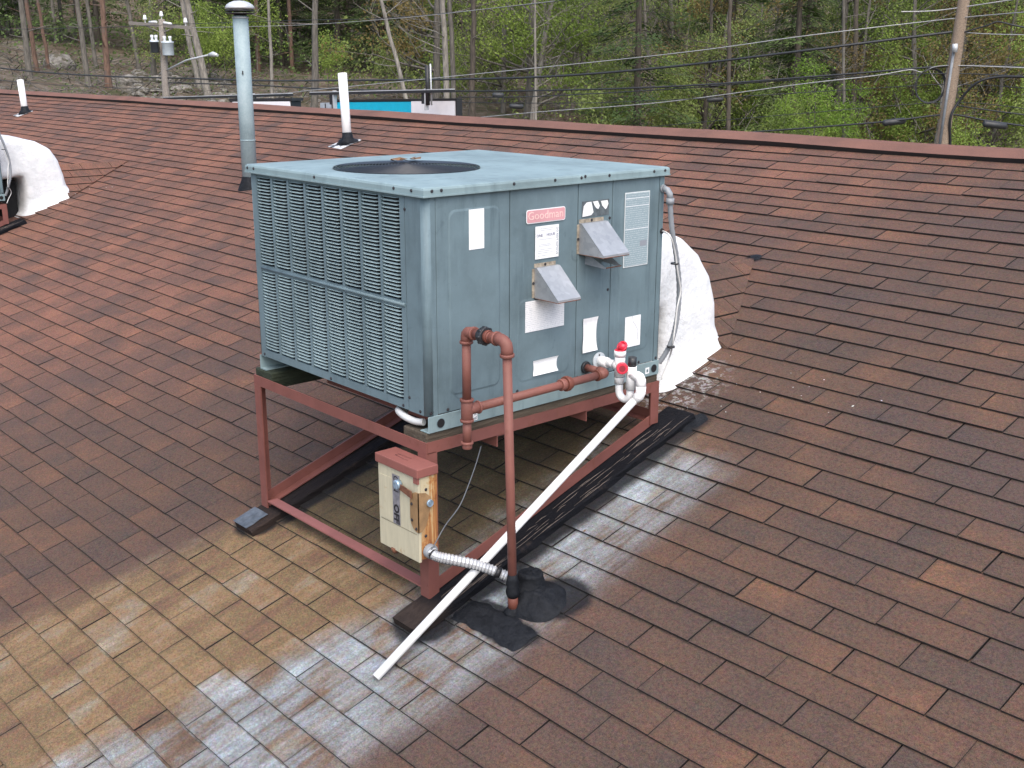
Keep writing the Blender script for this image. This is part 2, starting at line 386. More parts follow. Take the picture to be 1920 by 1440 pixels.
M['wetwood'] = timber('dark timber', (.06, .042, .034), .75)
def tarm():
    t = NT('roofing cement', .6, 0, .16); P = t.pos(); n = t.noise(P, 28, 6, .7)
    t.col(t.ramp(n, [(.3, (.005, .006, .008)), (.7, (.017, .019, .023))])).bump(n, .8, .012); return t.mat
M['tar'] = tarm()
def pvcm():
    t = NT('white pvc', .32, 0, .5); P = t.pos(); n = t.noise(P, 14, 5, .7)
    t.col(t.mix(t.m('MULTIPLY', t.ss(n, .60, .78), .35), (.84, .84, .83), (.55, .52, .46))); return t.mat
M['pvc'] = pvcm()
M['redplug'] = plain('red plastic plug', (.62, .03, .06), .3)
M['blackplastic'] = plain('black plastic', (.02, .022, .025), .45)
M['greyplastic'] = plain('grey plastic conduit', (.25, .27, .29), .5)
M['duct'] = None
def ductm():
    t = NT('white roof coating', .55, 0, .4); P = t.pos()
    n = t.noise(P, 9, 6, .65); cr = t.noise(t.scale(P, (1, 1, 1)), 4, 6, .7, 2.0)
    b = t.ramp(n, [(.3, (.66, .69, .70)), (.6, (.79, .805, .81))])
    line = t.m('SUBTRACT', 1.0, t.ss(t.m('ABSOLUTE', t.m('SUBTRACT', cr, .5)), .0, .012))
    b = t.mix(t.m('MULTIPLY', t.m('MULTIPLY', line, t.ss(t.noise(P, 3, 2, .5), .48, .58)), .6), b, (.33, .34, .35)); b = t.mix(t.m('MULTIPLY', t.ss(t.noise(t.scale(P, (6, 6, 1.5)), 1.4, 5, .65), .55, .72), .35), b, (.48, .49, .47))
    sp = t.noise(P, 75, 4, .7); b = t.mix(t.m('MULTIPLY', t.ss(sp, .64, .72), .4), b, (.42, .44, .44))
    t.col(b).bump(t.m('ADD', n, t.m('MULTIPLY', t.noise(P, 34, 3, .5), .22)), .5, .025); return t.mat
M['duct'] = ductm()
def cream():
    t = NT('rust stained cream enamel', .5, 0, .45); P = t.pos()
    sp = t.n('SeparateXYZ', {0: P})
    st = t.noise(t.scale(P, (20, 20, 1.4)), 1.0, 6, .7, .5); n = t.noise(P, 22, 6, .75)
    side = t.ss(sp.outputs[0], 1.20, 1.243)
    k = t.m('ADD', t.m('MULTIPLY', t.ss(st, .40, .62), t.m('ADD', .25, t.m('MULTIPLY', side, .65))), t.m('MULTIPLY', t.ss(n, .50, .70), .45), clamp=True)
    b = t.ramp(k, [(0, (.50, .43, .28)), (.25, (.46, .32, .16)), (.55, (.40, .19, .065)), (1, (.22, .08, .03))])
    t.col(b); return t.mat
M['cream'] = cream()
M['creamfront'] = plain('cream enamel', (.50, .46, .33), .5, var=.08, scale=10, stretch=(6, 6, 1), dirt=((.36, .22, .09), .60, 9))
M['boxlid'] = redsteel('red painted hood', (.23, .085, .070), .2)
M['plateplast'] = plain('steel blue knob', (.35, .48, .60), .3, .5, var=.3, scale=60)
M['beigeplate'] = plain('rusty beige plate', (.28, .17, .08), .6, var=.2, scale=30)
M['greystrip'] = plain('grey metal label', (.27, .27, .30), .4, .3, var=.25, scale=50)
M['inkblack'] = plain('black ink', (.015, .015, .02), .5)
M['conduit'] = plain('steel flexible conduit', (.60, .61, .62), .35, .5, var=.12, scale=50)
M['tape'] = plain('black tape', (.012, .012, .014), .5)
M['wire'] = plain('grey cable', (.10, .11, .12), .5)
M['whitewire'] = plain('pale cable', (.62, .62, .60), .45)
M['leafdead'] = plain('dead leaf', (.20, .11, .05), .8, var=.3)

# ------------------------------------------------------------------ building with its roof
bld = thing('building', RF(-6, 4.57), 'building under a brown and red asphalt shingle roof with a long ridge', 'building')
XL, XR, SB, SR = -19.5, 6.5, -3.0, 4.44
b = MB()
def slab(mb, x0, x1, s0, s1, h0, h1, mi=0):
    mb.hexa([RF(x0,s0,h0),RF(x1,s0,h0),RF(x1,s1,h0),RF(x0,s1,h0),RF(x0,s0,h1),RF(x1,s0,h1),RF(x1,s1,h1),RF(x0,s1,h1)], mi)
slab(b, XL, XR, SB, SR+.04, -.12, -.012)
roof = b.build('roof', M['felt'], bld)
# other slope beyond the ridge
b = MB(); yr, zr = (SR+.04)*CT, Z0+(SR+.04)*ST
b.hexa([(XL,yr+.005,zr-.13),(XR,yr+.005,zr-.13),(XR,yr+5,zr-.13-5*TT),(XL,yr+5,zr-.13-5*TT),
        (XL,yr+.005,zr-.01),(XR,yr+.005,zr-.01),(XR,yr+5,zr-.01-5*TT),(XL,yr+5,zr-.01-5*TT)])
b.build('rear_slope', M['ridge'], bld)
b = MB(); b.box(XL+.4, XR-.4, SB*CT+.5, yr+4.4, -6, Z0+SB*ST-.05)
b.build('wall', plain('pale rendered wall', (.30, .28, .25), .85, bump=.2), bld)
b = MB(); e0 = RF(0, SB); b.box(XL, XR, e0.y-.03, e0.y-.002, e0.z-.2, e0.z-.0)
b.build('fascia', plain('white fascia', (.6, .6, .58), .6), bld)

def wav(x, r):                       # slight waviness of the courses and sag of the deck
    return .006*noise.noise(Vector((x*.55, r*.21, 1.3))) + .0025*noise.noise(Vector((x*2.3, r*.9, 7)))
def sag(x, s): return .010*noise.noise(Vector((x*.45, s*.5, 4.2)))
def tab_pts(u0, row, jit, full=True):
    x0 = U0+u0*TW; g = .0022
    xa, xb = x0+g, x0+TW-g
    sb = S0+row*EX
    rr = random.Random(int(u0*2)*131+row*977+5)
    a = [rr.uniform(-jit, jit) for _ in range(6)]; a[4] = rr.uniform(-.002, .0035) if rr.random() < .85 else .006
    sa = sb+wav(xa, row)+a[0]; sbb = sb+wav(xb, row)+a[1]
    st = sb+EX+.02
    return xa+a[2], xb+a[3], sa, sbb, st, a
tabs = []
r0 = int((SB-S0)/EX); r1 = int((SR-S0)/EX)+1
for row in range(r0, r1):
    off = .5*(row % 2)
    k0 = int((XL-U0)/TW); k1 = int((XR-U0)/TW)
    for k in range(k0, k1): tabs.append((k+off, row))
def tab_mesh(mb, u0, row):
    xa, xb, sa, sbb, st, a = tab_pts(u0, row, .0022)
    st = min(st, SR+.03)
    if st - sa < .02: return
    hb = .0095 + a[4]*.5; ht = .0005; th = .006
    s1_, s2_ = sag(xa, sa), sag(xb, sbb); s3_, s4_ = sag(xb, st), sag(xa, st)
    p = [RF(xa,sa,hb-th+s1_), RF(xb,sbb,hb-th+s2_), RF(xb,st,ht-.004+s3_), RF(xa,st,ht-.004+s4_),
         RF(xa,sa,hb+s1_), RF(xb,sbb,hb+s2_), RF(xb,st,ht+s3_), RF(xa,st,ht+s4_)]
    mb.add(p, [(4,5,6,7)], 0)
    o = len(mb.v)-8
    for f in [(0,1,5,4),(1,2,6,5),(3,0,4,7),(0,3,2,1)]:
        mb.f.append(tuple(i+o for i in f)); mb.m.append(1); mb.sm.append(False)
vis = []
for (u0, row) in tabs:
    cc = RF(U0+(u0+.5)*TW, S0+(row+.5)*EX); q = toproj(cc)
    if q and -40 < q[0] < 1960 and -40 < q[1] < 1480:
        d = q[2]; x_ = cc.x; s_ = S0+(row+.5)*EX
        if -.05 < x_ < 1.1 and .9 < s_: d += 2        # behind the unit
        vis.append((d, u0, row))
vis.sort(); single = set((u, r) for d, u, r in vis[:298])
stuff = MB()
for (u0, row) in tabs:
    if (u0, row) in single:
        mb = MB(); tab_mesh(mb, u0, row)
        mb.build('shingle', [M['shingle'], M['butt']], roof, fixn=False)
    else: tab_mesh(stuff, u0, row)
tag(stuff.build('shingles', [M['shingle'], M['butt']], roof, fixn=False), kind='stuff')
# ridge cap: folded cap strip with a thick lifted lower edge
b = MB(); xs = [XL + i*.16 for i in range(int((XR-XL)/.16)+1)]
prof = []
for x in xs:
    wv = .012*noise.noise(Vector((x*.8, 3, 1)))+.005*noise.noise(Vector((x*4, 3, 1))); wz = .010*noise.noise(Vector((x*.7, 9, 1)))
    lo = RF(x, 4.350+wv, .036+wz+sag(x, 4.4)); lo2 = RF(x, 4.358+wv, .004+wz); top1 = RF(x, 4.455, .040+wz); top = RF(x, 4.515, .030+wz)
    back = Vector((x, top.y+.09, top.z-.045)); back2 = Vector((x, top.y+.10, top.z-.09)); prof.append([lo2, lo, top1, top, back, back2])
vs = [p for q in prof for p in q]; n = 6
for i in range(len(prof)-1):
    for j in range(n-1):
        pass
b.add(vs, [(i*n+j, (i+1)*n+j, (i+1)*n+j+1, i*n+j+1) for i in range(len(prof)-1) for j in range(1, n-1)], 0, False)
o = 0
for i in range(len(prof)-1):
    b.f.append((i*n, (i+1)*n, (i+1)*n+1, i*n+1)); b.m.append(1); b.sm.append(False)  # lower face coloured near black for the shaded gap under the cap
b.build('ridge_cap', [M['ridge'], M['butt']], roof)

# shingled crickets behind the ducts
def clip(poly, a, bb):
    """clip 2D poly to the left of a->bb"""
    out = []; n = len(poly)
    def side(p): return (bb[0]-a[0])*(p[1]-a[1])-(bb[1]-a[1])*(p[0]-a[0])
    for i in range(n):
        p, q = poly[i], poly[(i+1) % n]; sp_, sq = side(p), side(q)
        if sp_ >= 0: out.append(p)
        if sp_*sq < 0:
            t = sp_/(sp_-sq); out.append((p[0]+(q[0]-p[0])*t, p[1]+(q[1]-p[1])*t))
    return out
def cricket(dx):
    for sgn in (1, -1):
        A = RF(.55+dx, 2.86, .012); R_ = Vector((.55+dx, 1.88, A.z)); B = RF(.55+dx+sgn*.42, 2.10, .010)
        Bl = A+(B-A)*((A.y-1.88)/(A.y-B.y))
        e1 = Vector((0, 1, 0)); nn = (A-R_).cross(B-R_).normalized()
        if nn.z < 0: nn = -nn
        e2 = nn.cross(e1)
        if e2.x*sgn < 0: e2 = -e2
        def L(p): d = p-R_; return (d.dot(e1), d.dot(e2))
        tri = [L(R_), L(A), L(Bl)]
        area = sum(tri[i][0]*tri[(i+1)%3][1]-tri[(i+1)%3][0]*tri[i][1] for i in range(3))
        if area < 0: tri = tri[::-1]
        mb = MB()
        rows = 6
        for r in range(rows):
            v1 = r*.118+.0; v2 = v1+.118-.004
            for c in range(-1, 5):
                uu = c*TW + (.5*TW if r % 2 else 0)
                poly = [(uu+.003, v1), (uu+TW-.003, v1), (uu+TW-.003, v2), (uu+.003, v2)]
                for i in range(3):
                    poly = clip(poly, tri[i], tri[(i+1) % 3])
                    if len(poly) < 3: break
                if len(poly) < 3: continue
                k = len(poly)
                def H(p): return .001+.007*(p[1]-v1)/.118
                pts = [R_+e1*p[0]+e2*p[1]+nn*(-.012) for p in poly]+[R_+e1*p[0]+e2*p[1]+nn*H(p) for p in poly]
                m2 = MB(); m2.add(pts, [tuple(range(k, 2*k))], 0)
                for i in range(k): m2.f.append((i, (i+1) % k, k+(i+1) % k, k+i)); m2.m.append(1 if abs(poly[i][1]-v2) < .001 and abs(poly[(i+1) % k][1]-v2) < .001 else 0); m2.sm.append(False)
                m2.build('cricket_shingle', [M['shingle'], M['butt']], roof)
cricket(0); cricket(-8.02)

# ------------------------------------------------------------------ packaged rooftop unit
A_, B_, H_ = 1.186, 1.2346, .797
FX = 1.174
unit = thing('rooftop_unit', (0, 0, 0), 'large blue grey packaged air conditioner on the red stand in the middle', 'air conditioner', 'rooftop air conditioners')
# core
b = MB(); b.box(.03, 1.165, .03, 1.214, .004, .764); b.build('cabinet_core', M['dark'], unit)
# corner posts (rounded)
def post(x0, y0, sx, sy, wx, wy, r=.035, zz=(.0, .766)):
    """corner at x0,y0; arms go towards sx,sy"""
    t = .006
    out = [(x0+sx*wx, y0), (x0+sx*r, y0)]
    out += [(x0+sx*(r-r*math.sin(a)), y0+sy*(r-r*math.cos(a))) for a in [PI/2*i/6 for i in range(1, 6)]]
    out += [(x0, y0+sy*r), (x0, y0+sy*wy)]
    inn = [(x0+sx*t, y0+sy*wy), (x0+sx*t, y0+sy*r)] + [(x0+sx*(r-(r-t)*math.sin(a)), y0+sy*(r-(r-t)*math.cos(a))) for a in [PI/2*i/6 for i in range(5, 0, -1)]] + [(x0+sx*r, y0+sy*t), (x0+sx*wx, y0+sy*t)]
    n = len(out); mb = MB(); z0, z1 = zz
    ring = out+inn
    for i in range(len(ring)):
        j = (i+1) % len(ring)
        mb.add([(ring[i][0],ring[i][1],z0),(ring[j][0],ring[j][1],z0),(ring[j][0],ring[j][1],z1),(ring[i][0],ring[i][1],z1)], [(0,1,2,3)], 0, False)
    for i in range(n-1):
        a, c = ring[i], ring[i+1]; d, e = ring[2*n-1-i], ring[2*n-2-i]
        for z in (z0, z1): mb.add([(a[0],a[1],z),(c[0],c[1],z),(e[0],e[1],z),(d[0],d[1],z)], [(0,1,2,3)], 0)
    o = mb.build('corner_post', M['paint'], unit)
    bm = bmesh.new(); bm.from_mesh(o.data); bmesh.ops.remove_doubles(bm, verts=bm.verts, dist=1e-5); bmesh.ops.recalc_face_normals(bm, faces=bm.faces)
    for f in bm.faces: f.smooth = abs(f.normal.x) > .06 and abs(f.normal.y) > .06
    bm.to_mesh(o.data); bm.free()
    return o
post(FX, .012, -1, 1, .110, .044, .024)
post(.012, .012, 1, 1, .050, .044, .015)
post(FX, 1.223, -1, -1, .05, .032, .008)
post(.012, 1.223, 1, -1, .05, .032, .008)
def rrect(y0, y1, z0, z1, r, n=5):
    P = []
    for cy, cz, a0 in ((y1-r, z0+r, -PI/2), (y1-r, z1-r, 0), (y0+r, z1-r, PI/2), (y0+r, z0+r, PI)):
        for i in range(n+1): a = a0+PI/2*i/n; P.append((cy+r*math.cos(a), cz+r*math.sin(a)))
    return P
def emboss(mb, y0, y1, z0, z1, x, h=.0025, wd=.006):
    a = rrect(y0, y1, z0, z1, .03); c = rrect(y0+wd, y1-wd, z0+wd, z1-wd, .025); n = len(a)
    mb.add([(x+.0002, p[0], p[1]) for p in a]+[(x+h, p[0], p[1]) for p in c], [(i, (i+1) % n, n+(i+1) % n, n+i) for i in range(n)]+[tuple(range(n, 2*n))])
panels = [(.0585, .390, (.110, .345, .058, .714)), (.3935, .7315, (.43, .70, .045, .36)), (.735, .918, None), (.9215, 1.1885, (.965, 1.15, .062, .70))]
for y0, y1, em in panels:
    b = MB(); b.box(1.150, FX, y0, y1, .002, .764)
    p = b.build('side_panel', M['paint'], unit); bevel(p, .0025, 2)
    if em:
        b = MB(); emboss(b, *em, FX, .003 if y0 < .1 else .0016, .008); b.build('embossed_field', M['paint'], p)
b = MB(); b.box(.066, 1.06, 1.205, 1.223, .002, .764); b.build('back_panel', M['paint'], unit)
b = MB(); b.box(.012, .030, .058, 1.189, .002, .764); b.build('back_panel', M['paint'], unit)
# louvred coil guard on the near face, y = .012
lg = MB()
yf = .012
Z = [(.012, .030), (.376, .392), (.752, .764)]
zb = [(.002, .032), (.371, .394), (.754, .764)]
for z0, z1 in zb: lg.box(.066, 1.061, yf, yf+.016, z0, z1)
cols = [.063+.1229*i for i in range(8)]
lg.box(.0625, .0655, yf+.001, yf+.016, .002, .764)
for z0, z1 in ((.0325, .3705), (.3945, .7535)):
    for i in range(1, 8): lg.box(cols[i]-.015+.002, cols[i]+.002-.0002, yf, yf+.014, z0, z1)
    lg.box(1.033, 1.061, yf, yf+.014, z0, z1)
guard = lg.build('coil_guard', M['paint'], unit)
b = MB(); b.tube([(.07, yf-.001, .3825), (1.055, yf-.001, .3825)], .006, 8); b.build('stiffening_rib', M['paint'], guard)
b = MB(); b.box(.06, 1.06, yf+.019, yf+.026, .01, .76); b.build('coil', plain('dark gap backing', (.018, .02, .022), .7, .3, var=.3, scale=120), unit)  # near-black sheet added behind the slats so the gaps read as shade
def slat_data(mb, x0, x1, zt):
    pitch = .0127; n = 6; sec = []
    L = x1-x0
    for i in range(n+1):
        f = i/n; x = x0+L*f; e = min(f, 1-f)*n
        k = min(1, .25+e*.75)
        sec.append([(x, yf+.007, zt), (x, yf+.002-.003*k, zt-.0018*k-.0006), (x, yf+.0005-.003*k, zt-.0034*k-.0006), (x, yf+.0025-.003*k, zt-.0036*k-.0008)])
    vs = [p for q in sec for p in q]
    mb.add(vs, [(i*4+j, (i+1)*4+j, (i+1)*4+j+1, i*4+j+1) for i in range(n) for j in range(3)], 0, False)
proto = MB(); slat_data(proto, 0, .1065, 0)
sl_me = None; allsl = MB(); rest = MB(); cnt = 0
for zz0, nr_ in ((.7525, 28), (.3695, 26)):
    step = (.357 if zz0 > .5 else .336)/nr_
    for r in range(nr_):
        for c in range(8):
            x0 = cols[c]+.0025; zt = zz0-r*step; cnt += 1
            slat_data(allsl, x0, x0+.1065, zt)
            if cnt <= 296:
                if sl_me is None:
                    o = proto.build('louver', M['louver'], guard); sl_me = o.data
                else:
                    o = bpy.data.objects.new('louver', sl_me); C.objects.link(o); o.parent = guard
                o.location = (x0, 0, zt)
            else: slat_data(rest, x0, x0+.1065, zt)
tag(rest.build('louvers', M['louver'], guard), kind='stuff')
# fix proto location: mesh verts hold y in world, x and z relative
# lid with the fan opening
fc = (.572, .388); FR = .298
def lid():
    mb = MB(); N = 72; zt = H_; r = .010
    circ = [(fc[0]+FR*math.cos(2*PI*i/N), fc[1]+FR*math.sin(2*PI*i/N)) for i in range(N)]
    lip = [(fc[0]+(FR-.012)*math.cos(2*PI*i/N), fc[1]+(FR-.012)*math.sin(2*PI*i/N)) for i in range(N)]
    def rect(x0, x1, y0, y1):
        out = []
        for i in range(N):
            a = 2*PI*i/N; dx, dy = math.cos(a), math.sin(a)
            t = min([((x1 if dx > 0 else x0)-fc[0])/dx if abs(dx) > 1e-9 else 1e9, ((y1 if dy > 0 else y0)-fc[1])/dy if abs(dy) > 1e-9 else 1e9])
            out.append((fc[0]+dx*t, fc[1]+dy*t))
        # snap the four corners
        for cx in (x0, x1):
            for cy in (y0, y1):
                j = min(range(N), key=lambda k: (out[k][0]-cx)**2+(out[k][1]-cy)**2); out[j] = (cx, cy)
        return out
    R1 = rect(0, A_, 0, B_); R2 = rect(r, A_-r, r, B_-r); R3 = rect(r*.3, A_-r*.3, r*.3, B_-r*.3)
    rings = [([(p[0], p[1]) for p in R1], .766), (R1, zt-r), (R3, zt-r*.3), (R2, zt), (circ, zt+.004), (lip, zt+.001), (lip, zt-.03)]
    vs = []
    for ring, z in rings: vs += [(p[0], p[1], z) for p in ring]
    k = len(rings)
    mb.add(vs, [(i*N+j, i*N+(j+1) % N, (i+1)*N+(j+1) % N, (i+1)*N+j) for i in range(k-1) for j in range(N)])
    # hemmed lower edge
    mb.box(-.004, A_+.004, -.004, -.0005, .764, .769); mb.box(A_+.0005, A_+.004, -.0005, B_, .764, .769)
    mb.box(.001, A_-.001, .001, B_-.001, .7645, .7655)
    o = mb.build('lid', M['litpaint'], unit)
    return o
lido = lid()
b = MB()
for i in range(22):
    rr = .022+i*(FR-.03)/21.5
    pts = [(fc[0]+rr*math.cos(a), fc[1]+rr*math.sin(a), H_+.004+.012*(1-(rr/FR)**2)) for a in [2*PI*j/48 for j in range(49)]]
    b.tube(pts, .0022, 5, cap=False)
fan = b.build('fan_grille', M['grille'], unit)
for k in range(6):
    a = PI/6+PI/3*k; b = MB()
    b.tube([(fc[0]+q*FR*math.cos(a), fc[1]+q*FR*math.sin(a), H_+.001+.012*(1-q*q)) for q in (.05, .3, .6, .85, 1.02)], .0028, 5); b.build('grille_spoke', M['grille'], fan)
b = MB(); b.tube([(fc[0], fc[1], .70), (fc[0], fc[1], .7655)], .285, 40); well = b.build('fan_well', M['dark'], unit)
for k in range(3):
    b = MB(); a = k*2*PI/3
    pts = []
    for q in (.06, .15, .24, .275):
        for dd, dz in ((-.35, .012), (.35, -.008)):
            pts.append((fc[0]+q*math.cos(a+dd), fc[1]+q*math.sin(a+dd), .775+dz))
    b.add(pts, [(0,1,3,2),(2,3,5,4),(4,5,7,6)]); b.build('fan_blade', M['grille'], unit)
b = MB(); b.tube([(fc[0], fc[1], .767), (fc[0], fc[1], .795)], .06, 16); b.build('fan_motor', M['blackplastic'], unit)
# dead leaves caught on the grille
for k in range(9):
    b = MB(); cx = fc[0]+random.uniform(-.09, .03)-.02; cy = fc[1]+random.uniform(-.02, .09)+.02; a = random.uniform(0, 6); L = random.uniform(.02, .045)
    z = H_+.020+random.uniform(0, .008); dx, dy = math.cos(a)*L, math.sin(a)*L
    b.add([(cx-dx, cy-dy, z), (cx-dy*.4, cy+dx*.4, z+.008), (cx+dx, cy+dy, z+.003), (cx+dy*.4, cy-dx*.4, z-.002)], [(0,1,2),(0,2,3)])
    o = b.build('dead_leaf', M['leafdead'], None, loc=(cx, cy, z)); tag(o, 'curled brown dead leaves caught on the round black fan grille', 'leaf', 'dead leaves on the fan grille')
# screws
scr = MB(); scr.tube([(0, 0, 0), (.0035, 0, 0)], .0040, 6); scr.tube([(.0, 0, 0), (.001, 0, 0)], .0060, 10)
scr_me = None
def screw(P, axis='x', parent=None):
    global scr_me
    parent = parent or unit
    if scr_me is None:
        o = scr.build('screw', M['screw'], parent, loc=(0, 0, 0)); scr_me = o.data
    else:
        o = bpy.data.objects.new('screw', scr_me); C.objects.link(o); o.parent = parent
    o.location = Vector(P)-wloc(parent)
    if axis == 'y': o.rotation_euler = (0, 0, -PI/2)
    return o
for y in (.035, .075, .40, .60, .735, .755, .885, 1.14, 1.205): screw((A_, y, .784 if y != .755 else .788))
for x in (.02, .07, .52, 1.02, 1.12): screw((x, .0, .783), 'y')
for y, z in ((.025, .0), ): pass
for P in ((.05, .012, .012), (.558, .012, .012), (1.03, .012, .012)): screw(P, 'y')
for P in ((1.064, .012, .715), (1.068, .012, .05), (1.13, .012, .012)): screw(P, 'y')
for y, z in ((.025, .012), (.43, .016), (.66, .018), (.745, .012), (.905, .62), (.905, .34), (1.10, .012), (1.205, .012), (.10, .012)): screw((FX, y, z))
# base rails, running along Y
for xs_, lab in (((1.128, 1.178), 1), ((.010, .058), 0)):
    b = MB(); x0, x1 = xs_
    if lab:
        b.box(x1-.004, x1, .010, 1.224, -.0595, .001); b.box(x0, x1-.0045, .010, 1.224, -.0595, -.055)
        r_ = b.build('base_rail', M['litpaint'], unit); bevel(r_, .0015, 1)
        for y in (.064, 1.192):
            b = MB(); b.tube([(x1-.001, y, -.030), (x1+.001, y, -.030)], .019, 20); b.tube([(x1, y, -.030), (x1+.0016, y, -.030)], .0165, 20, 1); b.build('lifting_hole', [M['paint'], M['dark']], r_)
        b = MB(); b.box(x1, x1+.001, 1.140, 1.163, -.046, -.020); b.box(x1+.001, x1+.0014, 1.146, 1.157, -.040, -.027, 1)
        b.build('small_sticker', [M['label'], M['paint']], r_)
        b = MB(); b.box(x1, x1+.001, .205, .232, -.052, -.026); q = b.build('small_sticker', M['label'], r_)
        b = MB()
        for i in range(5):
            for j in range(5):
                if random.random() < .45: b.box(x1+.001, x1+.0013, .208+i*.0042, .2115+i*.0042, -.049+j*.0042, -.0455+j*.0042)
        b.build('sticker_print', M['greyink'], q)
    else:
        b.box(x0, x0+.004, .010, 1.224, -.0595, .001); b.box(x0+.0045, x1, .010, 1.224, -.0595, -.055); b.build('base_rail', M['litpaint'], unit)
# labels on the service side (flat print)
def lab(name, y0, y1, z0, z1, mat, th=.0012, x=None, parent=None, curl=0, r=0):
    x = FX+(.003 if x is None else x)
    b = MB()
    if r:
        P = rrect(y0, y1, z0, z1, r); b.prism([(p[0], p[1]) for p in P], 'x', x, x+th)
    elif curl:
        n = 8; vs = []
        for i in range(n+1):
            f = i/n; z = z0+(z1-z0)*f; cin = .006*math.sin(f*PI); lift = curl*(abs(f-.5)*2)**4
            for y in (y0+cin, y1-cin): vs.append((x+.0008+lift, y, z))
        vs += [(v[0]-.0006, v[1], v[2]) for v in vs]
        m = 2*(n+1)
        b.add(vs, [(2*i, 2*i+1, 2*i+3, 2*i+2) for i in range(n)]+[(m+2*i, m+2*i+2, m+2*i+3, m+2*i+1) for i in range(n)])
    else: b.box(x, x+th, y0, y1, z0, z1)
    return b.build(name, mat, parent or unit)
lab('blank_label', .200, .268, .570, .709, M['label'])
bd = lab('brand_badge', .467, .662, .635, .685, M['label'], r=.009)
b = MB(); b.prism(rrect(.470, .659, .638, .682, .007), 'x', FX+.0043, FX+.0052); b.build('badge_field', M['pink'], bd)
text_mesh('badge_lettering', 'Goodman', .042, (FX+.0056, .562, .661), (0,1,0), (0,0,1), M['pinktext'], bd, .0004, 1.05)
l2 = lab('service_label', .512, .630, .502, .622, M['label'])
text_mesh('label_lettering', 'ONE', .0150, (FX+.0044, .533, .587), (0,1,0), (0,0,1), M['ink'], l2)
text_mesh('label_lettering', 'HOUR', .0150, (FX+.0044, .589, .588), (0,1,0), (0,0,1), M['ink'], l2)
text_mesh('label_lettering', 'DO NOT REMOVE', .0125, (FX+.0044, .6205, .562), (0,0,-1), (0,1,0), M['greyink'], l2)
b = MB()
for z, y0, y1 in ((.611, .535, .60), (.605, .540, .595), (.572, .525, .60), (.553, .528, .585), (.548, .528, .592), (.535, .524, .60), (.529, .524, .59), (.522, .524, .60), (.512, .524, .585)): b.box(FX+.0042, FX+.0045, y0, y1, z, z+.0012)
b.build('label_small_print', M['greyink'], l2)
pl = lab('rating_plate', .985, 1.128, .416, .710, M['plateedge'])
b = MB(); b.box(FX+.0042, FX+.005, .989, 1.124, .420, .706); b.build('plate_field', M['plate'], pl)
b = MB(); b.box(FX+.005, FX+.0056, 1.078, 1.118, .494, .516); b.build('plate_mark', M['greyink'], pl)
b = MB(); b.box(FX+.005, FX+.0053, .989, 1.124, .655, .657); b.box(FX+.005, FX+.0053, .989, 1.124, .685, .687); b.box(FX+.005, FX+.0053, .989, 1.124, .565, .567); b.build('plate_rule', M['label'], pl)
tl = lab('torn_label_ghost', .752, .898, .634, .694, M['glue'], x=.0005)
def flake(pts):
    b = MB(); n = len(pts); b.prism(pts, 'x', FX+.0018, FX+.0030); b.build('torn_paper', M['label'], tl)
flake([(.754,.637),(.800,.640),(.812,.650),(.806,.672),(.800,.690),(.776,.689),(.760,.676)])
flake([(.808,.690),(.835,.691),(.846,.672),(.838,.660),(.828,.664),(.818,.674)])
flake([(.852,.689),(.888,.690),(.893,.676),(.884,.660),(.878,.656),(.860,.671)])
lab('printed_label', .465, .664, .234, .350, M['label_print'])
lab('curled_label', .765, .848, .107, .243, M['label'], curl=.005)
l5 = lab('cracked_label', 1.008, 1.100, .087, .213, M['label'])
b = MB(); b.tube([(FX+.0044, 1.05, .213), (FX+.0044, 1.054, .19), (FX+.0044, 1.068, .175), (FX+.0044, 1.085, .150), (FX+.0044, 1.082, .11)], .0007, 4); b.build('label_crack', M['greyink'], l5)
lab('peeling_label', .503, .634, .062, .121, M['label'], curl=.005)
